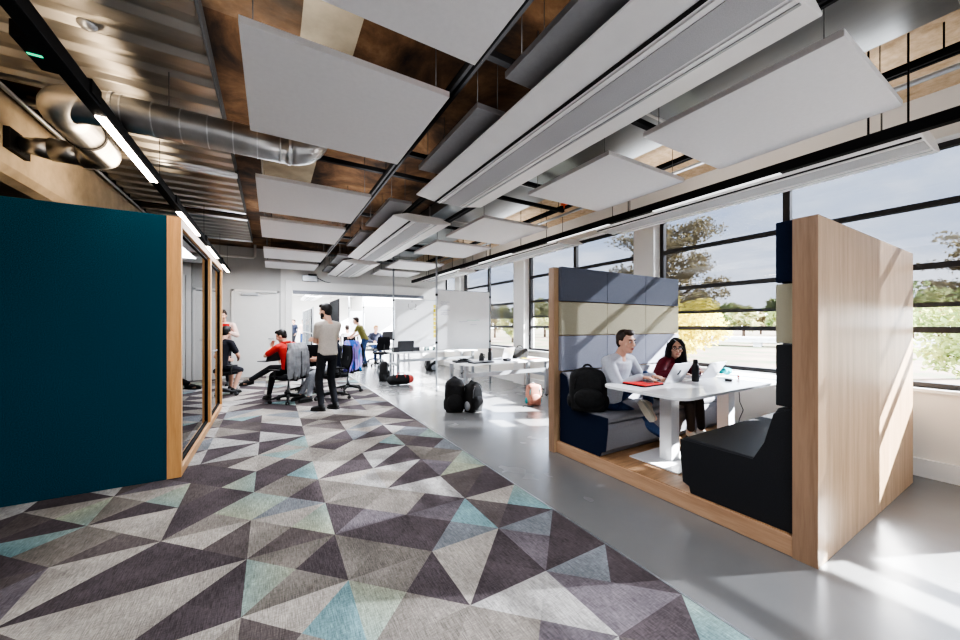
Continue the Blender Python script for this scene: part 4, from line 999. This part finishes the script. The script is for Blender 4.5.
MB().ext((-.22, -.10, 0), (.18, .06, .17)).build('housing', 'grey_metal', r, bevel=.01); MB().ext((-.06, -.05, .17), (.16, .05, .22)).build('bracket', 'black_metal', r); MB().tube([(.18, 0, .12), (.4, .02, .02), (.55, .03, .004)], .008, 6).build('cable', 'black_plastic', r)

# ------------------------------------------------------------------ things on the desks
def tin(name, loc, prof, m_, label, cat, group=None): return tag(MB().lathe(prof, (0, 0, 0), 16).build(name, m_, None, loc), label, cat, group)
laptop((4.02, 5.98, DZ), R(200), 'grey laptop standing open on the near desk by the windows', body='laptop_silver', open_=108, w=.36, d=.24)
r = empty('drinking_bottle', (3.62, 5.80, DZ), 0, 'tall black bottle on the near desk', 'bottle', 'black bottles on the near desk')
MB().lathe([(.030, 0), (.036, .01), (.036, .15), (.026, .18), (.026, .19)]).build('bottle_body', 'black_plastic', r); MB().lathe([(.028, .19), (.029, .24), (.01, .245)]).build('cap', 'black_plastic', r)
r = empty('drinking_bottle', (3.46, 5.84, DZ), 0, 'shorter black flask with a loop handle on the near desk', 'bottle', 'black bottles on the near desk')
MB().lathe([(.045, 0), (.05, .01), (.046, .10), (.03, .125), (.03, .15), (.01, .155)]).build('bottle_body', 'black_plastic', r); MB().tube([(.03, 0, .13), (.07, 0, .12), (.07, 0, .06), (.045, 0, .05)], .007, 6).build('handle', 'black_plastic', r)
r = empty('drinking_bottle', (3.80, 6.05, DZ), 0, 'white and pink bottle behind the tall black bottle', 'bottle')
MB().lathe([(.032, 0), (.036, .01), (.036, .15), (.02, .18)]).build('bottle_body', 'shirt_white', r); MB().lathe([(.022, .18), (.022, .21), (.006, .214)]).build('cap', 'bag_salmon', r)
def slab_item(name, loc, d, rz, m_, label, cat, bevel=.006, top=None, group=None):
    r = empty(name, loc, rz, label, cat, group); MB().ext((-d[0] / 2, -d[1] / 2, 0), (d[0] / 2, d[1] / 2, d[2])).build('body', m_, r, bevel=bevel)
    if top: MB().ext((-d[0] / 2 + .015, -d[1] / 2 + .015, d[2]), (d[0] / 2 - .015, d[1] / 2 - .015, d[2] + .002)).build('inset', top, r)
    return r
slab_item('tablet_case', (3.30, 5.58, DZ), (.44, .22, .025), R(4), 'black_plastic', 'black tablet in a case with pale top at the edge of the near desk', 'tablet', top='grey_metal')
r = empty('cable_tray', (3.06, 5.86, DZ), R(-8), 'flat black tray of cables at the left end of the near desk', 'tray')
MB().prism(rrect(.17, .12, .03), 'z', 0, .025).build('tray_base', 'black_plastic', r, bevel=.006); m = MB(); rn = random.Random(2)
for k in range(5): m.tube([(rn.uniform(-.12, .12), rn.uniform(-.08, .08), .034 + .006 * k) for _ in range(5)], .007, 6)
m.build('cable', 'black_plastic', r)
slab_item('game_controller', (3.90, 5.62, DZ), (.16, .10, .05), R(20), 'black_plastic', 'small black box beside the grey laptop on the near desk', 'device', .02)
b = empty('shoulder_bag', (4.50, 6.02, DZ), R(-10), 'black shoulder bag standing on the near desk by the windows', 'bag')
MB().prism([(-.17, 0), (.17, 0), (.18, .14), (.15, .20), (-.15, .20), (-.18, .14)], 'y', -.06, .06).build('bag_body', 'bag_black', b, bevel=.02); MB().tube(arc((0, 0, .19), .07, 0, PI, 8, (1, 0, 0), (0, 0, 1)), .010, 6).build('handle', 'bag_black', b)
for i, (x, y, s, mm, lab) in enumerate([(4.25, 5.62, .2, 'paper', 'white paper sheet on the near desk'), (4.58, 5.66, .22, 'bag_red', 'red folder lying on the near desk'), (4.44, 5.80, .16, 'note_yellow', 'yellow notepad on the near desk')]):
    slab_item('paper_folder' if i else 'paper_sheet', (x, y, DZ), (s * 1.3, s * .8, .008), R(14 * i - 10), mm, lab, 'paper', .001)
laptop((2.98, 9.0, DZ), R(176), 'black laptop standing open on the desk under the whiteboards', body='laptop_dark', open_=104, w=.42, d=.28)
slab_item('document_box', (2.72, 8.9, DZ), (.14, .2, .12), 0, 'black_plastic', 'black box beside the black laptop under the whiteboards', 'box')
slab_item('document_box', (3.32, 9.05, DZ), (.18, .12, .10), R(10), 'laptop_dark', 'dark grey box right of the black laptop under the whiteboards', 'box')
for k, (x, y) in enumerate([(3.55, 8.95), (3.66, 9.02), (3.78, 8.92)]): tin('drinking_glass', (x, y, DZ), [(.028, 0), (.034, .004), (.036, .10), (.033, .10), (.029, .008)], 'partition_glass', 'clear drinking glass on the desk under the whiteboards', 'glass', 'glasses on the far desk')
slab_item('paper_stack', (4.02, 8.9, DZ), (.32, .22, .02), R(8), 'paper', 'stack of white papers on the desk under the whiteboards', 'paper', .002)

# ------------------------------------------------------------------ bags on the floor
def backpack(loc, rz, w_, d_, h, m_, label, tilt=0, pocket=None, strap=None, trim=None, group=None, vox=.012, flat=.78):
    m = MB(); n = 14; rows = []
    for i in range(n + 1):
        t = i / n; z = h * t; k = (1 - .10 * (2 * t - 1) ** 2) * (1 if t < flat else math.sqrt(max(.02, 1 - ((t - flat) / (1.005 - flat)) ** 2)) * .9 + .1)
        if t == 0: k = .86
        rows.append([(w_ / 2 * k * (abs(math.cos(a)) ** .6) * (1 if math.cos(a) > 0 else -1), d_ / 2 * (k * .6 + .4) * (1.1 - .25 * t) * (abs(math.sin(a)) ** .6) * (1 if math.sin(a) > 0 else -1), z) for a in [2 * PI * (j + .5) / 24 for j in range(24)]])
    m.rings(rows)
    o = link('backpack', m.mesh('backpack'), m_, None, loc, rz); o.rotation_euler.x = R(tilt); tag(o, label, 'backpack', group)
    p = MB(); p.ell((0, -d_ * .50, h * .30), (w_ * .40, d_ * .16, h * .25)); link('front_pocket', p.mesh('front_pocket'), pocket or m_, o)
    for s in (-1, 1):
        q = MB(); q.ell((s * w_ * .47, 0, h * .22), (w_ * .09, d_ * .28, h * .17)); link('side_pocket', q.mesh('side_pocket'), trim or m_, o)
        q = MB(); q.tube([(s * w_ * .20, d_ * .36, h * .90), (s * w_ * .26, d_ * .66, h * .80), (s * w_ * .30, d_ * .68, h * .45), (s * w_ * .34, d_ * .42, h * .08)], .018, 8); q.build('shoulder_strap', strap or 'bag_black', o)
    q = MB(); q.tube(arc((0, d_ * .22, h * .95), w_ * .12, 0, PI, 8, (1, 0, 0), (0, 0, 1)), .011, 8); q.build('grab_handle', strap or 'bag_black', o)
    q = MB(); q.tube([(-w_ * .36, -d_ * .42, h * .50), (-w_ * .33, -d_ * .42, h * .74), (-w_ * .2, -d_ * .36, h * .88), (w_ * .2, -d_ * .36, h * .88), (w_ * .33, -d_ * .42, h * .74), (w_ * .36, -d_ * .42, h * .50)], .007, 6); q.build('zip_line', trim or 'bag_grey', o)
    return o
backpack((2.62, 5.30, 0), R(-25), .33, .24, .55, 'bag_black', 'tall black backpack on the concrete floor, left of a pair', trim='bag_black', strap='bag_black')
backpack((2.90, 5.16, 0), R(20), .32, .22, .48, 'bag_black', 'black backpack on the concrete floor, right of a pair with a blue-grey buckle', trim='bag_grey', strap='bag_black')
backpack((4.06, 5.02, 0), R(-15), .28, .17, .37, 'bag_salmon', 'salmon pink and grey backpack with teal trim on the floor', pocket='bag_salmon', trim='bag_teal', strap='bag_grey', flat=.90)
m = MB(); m.tube([(3.96, 4.90, .010), (3.88, 4.88, .012), (3.84, 4.98, .012), (3.78, 4.96, .010)], .010, 6); tag(m.build('loose_strap', 'bag_black'), 'black strap lying on the floor beside the salmon backpack', 'strap')
backpack((2.48, 9.1, 0), R(70), .32, .22, .50, 'bag_black', 'black backpack standing beside the pole under the far desk', strap='bag_grey')
g = empty('duffel_bag', (2.66, 8.28, 0), R(-5), 'black duffel bag with a red end lying on the floor before the far desk', 'bag')
MB().caps((-.20, 0, .125), (.14, 0, .125), .12, .12, 16).build('bag_body', 'bag_black', g); MB().caps((.17, 0, .125), (.22, 0, .125), .112, .10, 16).build('end_pocket', 'bag_red', g); MB().tube([(-.12, -.10, .18), (-.08, -.05, .29), (.06, -.05, .29), (.10, -.10, .18)], .010, 6).build('handle', 'bag_red', g)
backpack((4.32, 10.4, 0), R(30), .34, .24, .36, 'bag_black', 'dark rucksack with a grey pocket on the floor behind the far desk', pocket='bag_grey', trim='bag_black')
backpack((2.84, 2.62, .549), R(-42), .38, .20, .44, 'bag_black', 'black backpack leaning on the booth bench beside the man', strap='bag_black', trim='bag_black')

# ------------------------------------------------------------------ room beyond: desks, chairs, boards, people
desk(2.75, 4.60, 12.9, 13.7, 'white work desk beyond the opening with a black monitor', 'white work desks on grey frames')
office_chair((3.28, 12.40), R(5), 'black swivel office chair at the desk beyond the opening', z0=0)
def monitor(loc, rz, label, w_=.54, h=.33, group=None):
    r = empty('computer_monitor', loc, rz, label, 'monitor', group)
    MB().prism(rrect(.11, .08, .02), 'z', 0, .012).build('stand_foot', 'black_plastic', r); MB().ext((-.02, -.012, .012), (.02, .012, .2)).build('stand_neck', 'black_plastic', r)
    MB().ext((-w_ / 2, -.035, .12), (w_ / 2, -.015, .12 + h)).build('display', 'black_plastic', r, bevel=.004)
    return r
monitor((3.80, 13.2, DZ), 0, 'black monitor on the desk beyond the opening')
person((3.47, 13.98, 0), PI, 'blonde person in dark clothes seated at the desk beyond the opening', dict(h=1.74, hip=(0, 0, SEATZ), lean=6, head=(10, 8), handL=((-.15, .38, .80), (-.8, -.4, -.5)), handR=((.15, .38, .80), (.8, -.4, -.5)), footL=((-.1, .42, .09), (0, .8, .6)), footR=((.1, .42, .09), (0, .8, .6))),
       dict(top='shirt_navy', sleeve=1.9, haircol='hair_blonde', bottom='jeans_blue'), vox=.014)
office_chair((3.47, 14.03), PI, 'black swivel office chair under the blonde person', z0=0)
person((2.78, 12.60, 0), R(60), 'man in an olive t-shirt and blue jeans bending over beyond the opening', dict(h=1.78, hip=(0, 0, .94), lean=24, head=(0, 12), handL=((-.2, .46, 1.02), (-.8, -.4, -.3)), handR=((.2, .46, 1.02), (.8, -.4, -.3))),
       dict(top='shirt_olive', sleeve=.6, haircol='hair_brown', bottom='jeans_blue', legname='jeans'), vox=.014)
ca2 = office_chair((2.62, 15.0), R(10), 'black swivel office chair under the person in white beyond the opening', z0=0)
person((2.62, 15.06, 0), R(10), 'dark-haired person in a white top seated with back to us beyond the opening', dict(h=1.76, hip=(0, -.03, SEATZ), handL=((-.15, .38, .80), (-.8, -.4, -.5)), handR=((.15, .38, .80), (.8, -.4, -.5)), footL=((-.1, .42, .09), (0, .8, .6)), footR=((.1, .42, .09), (0, .8, .6))),
       dict(top='shirt_white', sleeve=.6, haircol='hair_brown'), vox=.014)
r = empty('serving_trolley', (2.40, 13.35, 0), R(5), 'black trolley with a pale top beside the man in the olive t-shirt', 'trolley')
for s in (-1, 1):
    for t in (-1, 1): MB().ext((s * .24 - .015, t * .18 - .015, 0), (s * .24 + .015, t * .18 + .015, 1.02)).build('leg', 'black_metal', r)
for z in (.25, .62): MB().ext((-.25, -.19, z), (.25, .19, z + .02)).build('shelf', 'black_metal', r)
MB().ext((-.27, -.21, 1.02), (.27, .21, 1.045)).build('top_board', 'desk_white', r); MB().ext((-.2, -.15, .27), (.2, .15, .52)).build('storage_box', 'black_plastic', r)
for x, y, lab in ((2.72, 15.2, 'slim grey pole beyond the opening between the two far whiteboards'), (3.12, 14.4, 'slim grey pole beyond the opening at the left of the widest far whiteboard'), (4.30, 14.4, 'slim grey pole beyond the opening at the right of the widest far whiteboard')): pole(x, y, lab)
whiteboard(3.16, 4.26, 14.4, .75, 2.16, 'widest whiteboard beyond the opening behind the blonde person')
whiteboard(2.76, 3.30, 15.2, .75, 2.02, 'narrow whiteboard beyond the opening behind the person in white')
r = empty('hanging_partition', (2.37, 16.7, .7), 0, 'black partition panel beyond the opening beside the head of the standing man', 'partition panel'); r['kind'] = 'thing'
MB().ext((-.02, -1.3, 0), (.02, 1.3, 1.78)).build('panel_board', 'black_fabric', r); m = MB(); m.ext((-.025, -1.32, 1.78), (.025, 1.32, 1.80)); m.build('edge_rail', 'black_metal', r); wires(r, [(0, -1), (0, 1)], 1.80, CZ - .7)
r = empty('glass_partition', (1.50, 19.2, 0), 0, 'grey glazed partition with mullions in the far room', 'glass partition'); r['kind'] = 'thing'
m = MB()
for k in range(7): m.ext((-.03, -2.7 + .9 * k - .03, 0), (.03, -2.7 + .9 * k + .03, 2.2))
m.ext((-.03, -2.7, 2.14), (.03, 2.7, 2.2)); m.ext((-.03, -2.7, 1.05), (.03, 2.7, 1.10)); m.ext((-.03, -2.7, 0), (.03, 2.7, .1)); m.build('frame', 'grey_metal', r)
MB().ext((-.006, -2.7, .1), (.006, 2.7, 2.14)).build('glass_panes', 'partition_glass', r); MB().ext((-.02, -2.69, .02), (.02, -1.95, 2.12)).build('door', 'black_fabric', r)
for i, (x, y, rz, tp, lab) in enumerate([(1.18, 24.2, 120, 'shirt_navy', 'distant standing person in dark clothes at the far left of the room beyond'), (1.62, 23.5, 160, 'shirt_pink', 'distant standing person in a pink top in the room beyond')]):
    person((x, y, 0), R(rz), lab, dict(h=1.78, hip=(0, 0, .94)), dict(top=tp, sleeve=1.9, haircol='hair_brown', bottom='jeans_blue' if i else 'jeans_black'), vox=.02)
desk(1.65, 2.9, 20.5, 21.3, 'distant white desk beside the glazed partition in the room beyond', 'white work desks on grey frames')
for k, (a, b) in enumerate([(12.3, 15.6), (16.3, 19.6), (20.3, 23.6)]): climate_beam(1.86, a, b, 2.88, 'white climate beam in the room beyond the opening, %s from the opening' % ('first', 'second', 'third')[k], 'climate beams in the room beyond')
for k, (a, b) in enumerate([(12.2, 13.4), (14.0, 15.2), (16.0, 17.2), (18, 19.2)]): panel(.30, 1.28, a, b, 'white ceiling panel in the room beyond the opening, %s from the opening' % ('first', 'second', 'third', 'fourth')[k], 'panel_white', 'white panels in the room beyond')

for o in bpy.data.objects:
    if o.parent is None and o.name.startswith('hanging_climate_beam'): o['kind'] = 'thing'

# ------------------------------------------------------------------ outside the windows
struct('ground_outside', MB().ext((WX + .3, -60, -.6), (240, 160, -.5)), 'meadow')
def tree(name, loc, h, crown, n, leaf, ls, label, trunk_r=.14, branches=10, seed=1, group=None, squash=1., cone=False, lean=0):
    """a trunk with bare limbs and a crown of separate leaves"""
    rn = random.Random(seed); r = empty(name, loc, rn.random() * 6, label, 'tree', group)
    t = MB(); t.tube([(0, 0, 0), (lean * .3, 0, h * .35), (lean * .7, .05, h * .7), (lean, 0, h * .95)], [trunk_r, trunk_r * .8, trunk_r * .5, trunk_r * .12], 8); tk = t.build('trunk', 'tree_bark', r)
    clumps = []
    for k in range(branches):
        f = .28 + .68 * k / branches; a = k * 2.4 + rn.random(); rad = crown * ((1.08 - f) * 1.2 if cone else (.45 + .55 * math.sin(PI * min(1, f)))) * rn.uniform(.6, 1.05)
        p = V((lean * f, 0, h * f)); q = p + V((math.cos(a) * rad, math.sin(a) * rad, rad * (.0 if cone else .45)))
        b = MB(); b.tube([p, p.lerp(q, .5) + V((0, 0, .08 * rad)), q], [trunk_r * .35, trunk_r * .2, trunk_r * .06], 5); b.build('branch', 'tree_bark', r)
        for u in (.45, .75, 1.0): clumps.append((p.lerp(q, u), crown * rn.uniform(.20, .36)))
    m = MB(); vs = []; fs = []
    for k in range(n):
        c, rr = rn.choice(clumps)
        d = V((rn.gauss(0, 1), rn.gauss(0, 1), rn.gauss(0, 1) * squash)); d = d.normalized() * rr * rn.random() ** .4 * 1.1; d.z *= squash
        p = c + d; u = V((rn.gauss(0, 1), rn.gauss(0, 1), rn.gauss(0, 1))).normalized(); w_ = u.orthogonal().normalized(); s = ls * rn.uniform(.6, 1.3)
        o = len(vs); vs += [p - u * s, p + w_ * s * .5, p + u * s, p - w_ * s * .5]; fs.append((o, o + 1, o + 2, o + 3))
    m.v = [tuple(v) for v in vs]; m.f = fs; m.sm = [False] * len(fs)
    me = bpy.data.meshes.new('crown'); me.from_pydata(m.v, [], m.f); link('crown', me, leaf, r)
    return r
G0 = -.5
tree('birch_tree', (12.0, 7.3, G0), 2.35, 1.6, 7500, 'leaf_yellow', .075, 'bright yellow-green tree close outside the window behind the booth', .10, 14, 3)
tree('pine_tree', (22, 13.7, G0), 8.3, 3.1, 12000, 'leaf_olive', .10, 'tall loose brown-green pine seen through the screen blind behind the booth', .24, 22, 4, squash=.6)
tree('pine_tree', (22, 1.9, G0), 5.4, 1.7, 2600, 'leaf_olive', .09, 'brown-green pine seen at the right edge of the picture', .2, 16, 9, squash=.45)
tree('broadleaf_tree', (14.5, .9, G0), 2.7, 1.5, 4500, 'leaf_green', .08, 'low green and yellow tree outside the window at the right edge', .1, 12, 21)
for k, (x, y, h, c_, lf) in enumerate([(23, 32, 3.5, 1.7, 'leaf_pale'), (29, 45, 4.6, 2.2, 'leaf_olive'), (29, 37.5, 4.4, 1.8, 'leaf_pale'), (15, 40, 4.0, 1.6, 'leaf_olive')]):
    tree('broadleaf_tree', (x, y, G0), h, c_, 3000, lf, .22, ['pale round tree beyond the windows of the far bay', 'olive round tree beyond the far windows', 'large pale tree far beyond the windows', 'large olive tree farthest along the windows'][k], .18, 12, 30 + k)
rn = random.Random(77)
for k in range(30):
    a = R(2 + k * 1.75); d = (58, 74, 92)[k % 3] + rn.uniform(-2, 2); h = rn.uniform(4.0, 6.4)
    tree('distant_tree', (d * math.cos(a), d * math.sin(a), G0), h, h * .38, 800, ['leaf_pale', 'leaf_green', 'leaf_olive'][k % 3], .42, 'tree in the distant treeline across the meadow', .2, 10, 50 + k, 'distant treeline across the meadow')
br = empty('footbridge', (38, 15, 0), R(108), 'long pale concrete bridge across the meadow outside', 'bridge')
MB().ext((-14, -1, -.12), (14, 1, .14)).build('deck', 'bridge_concrete', br)
for s in (-1, 1): MB().ext((-14, s - .03, .14), (14, s + .03, .34)).build('parapet', 'bridge_concrete', br)
for x in (-10, -5, 0, 5, 10): MB().ext((x - .3, -.8, -.55), (x + .3, .8, -.12)).build('pier', 'bridge_concrete', br)
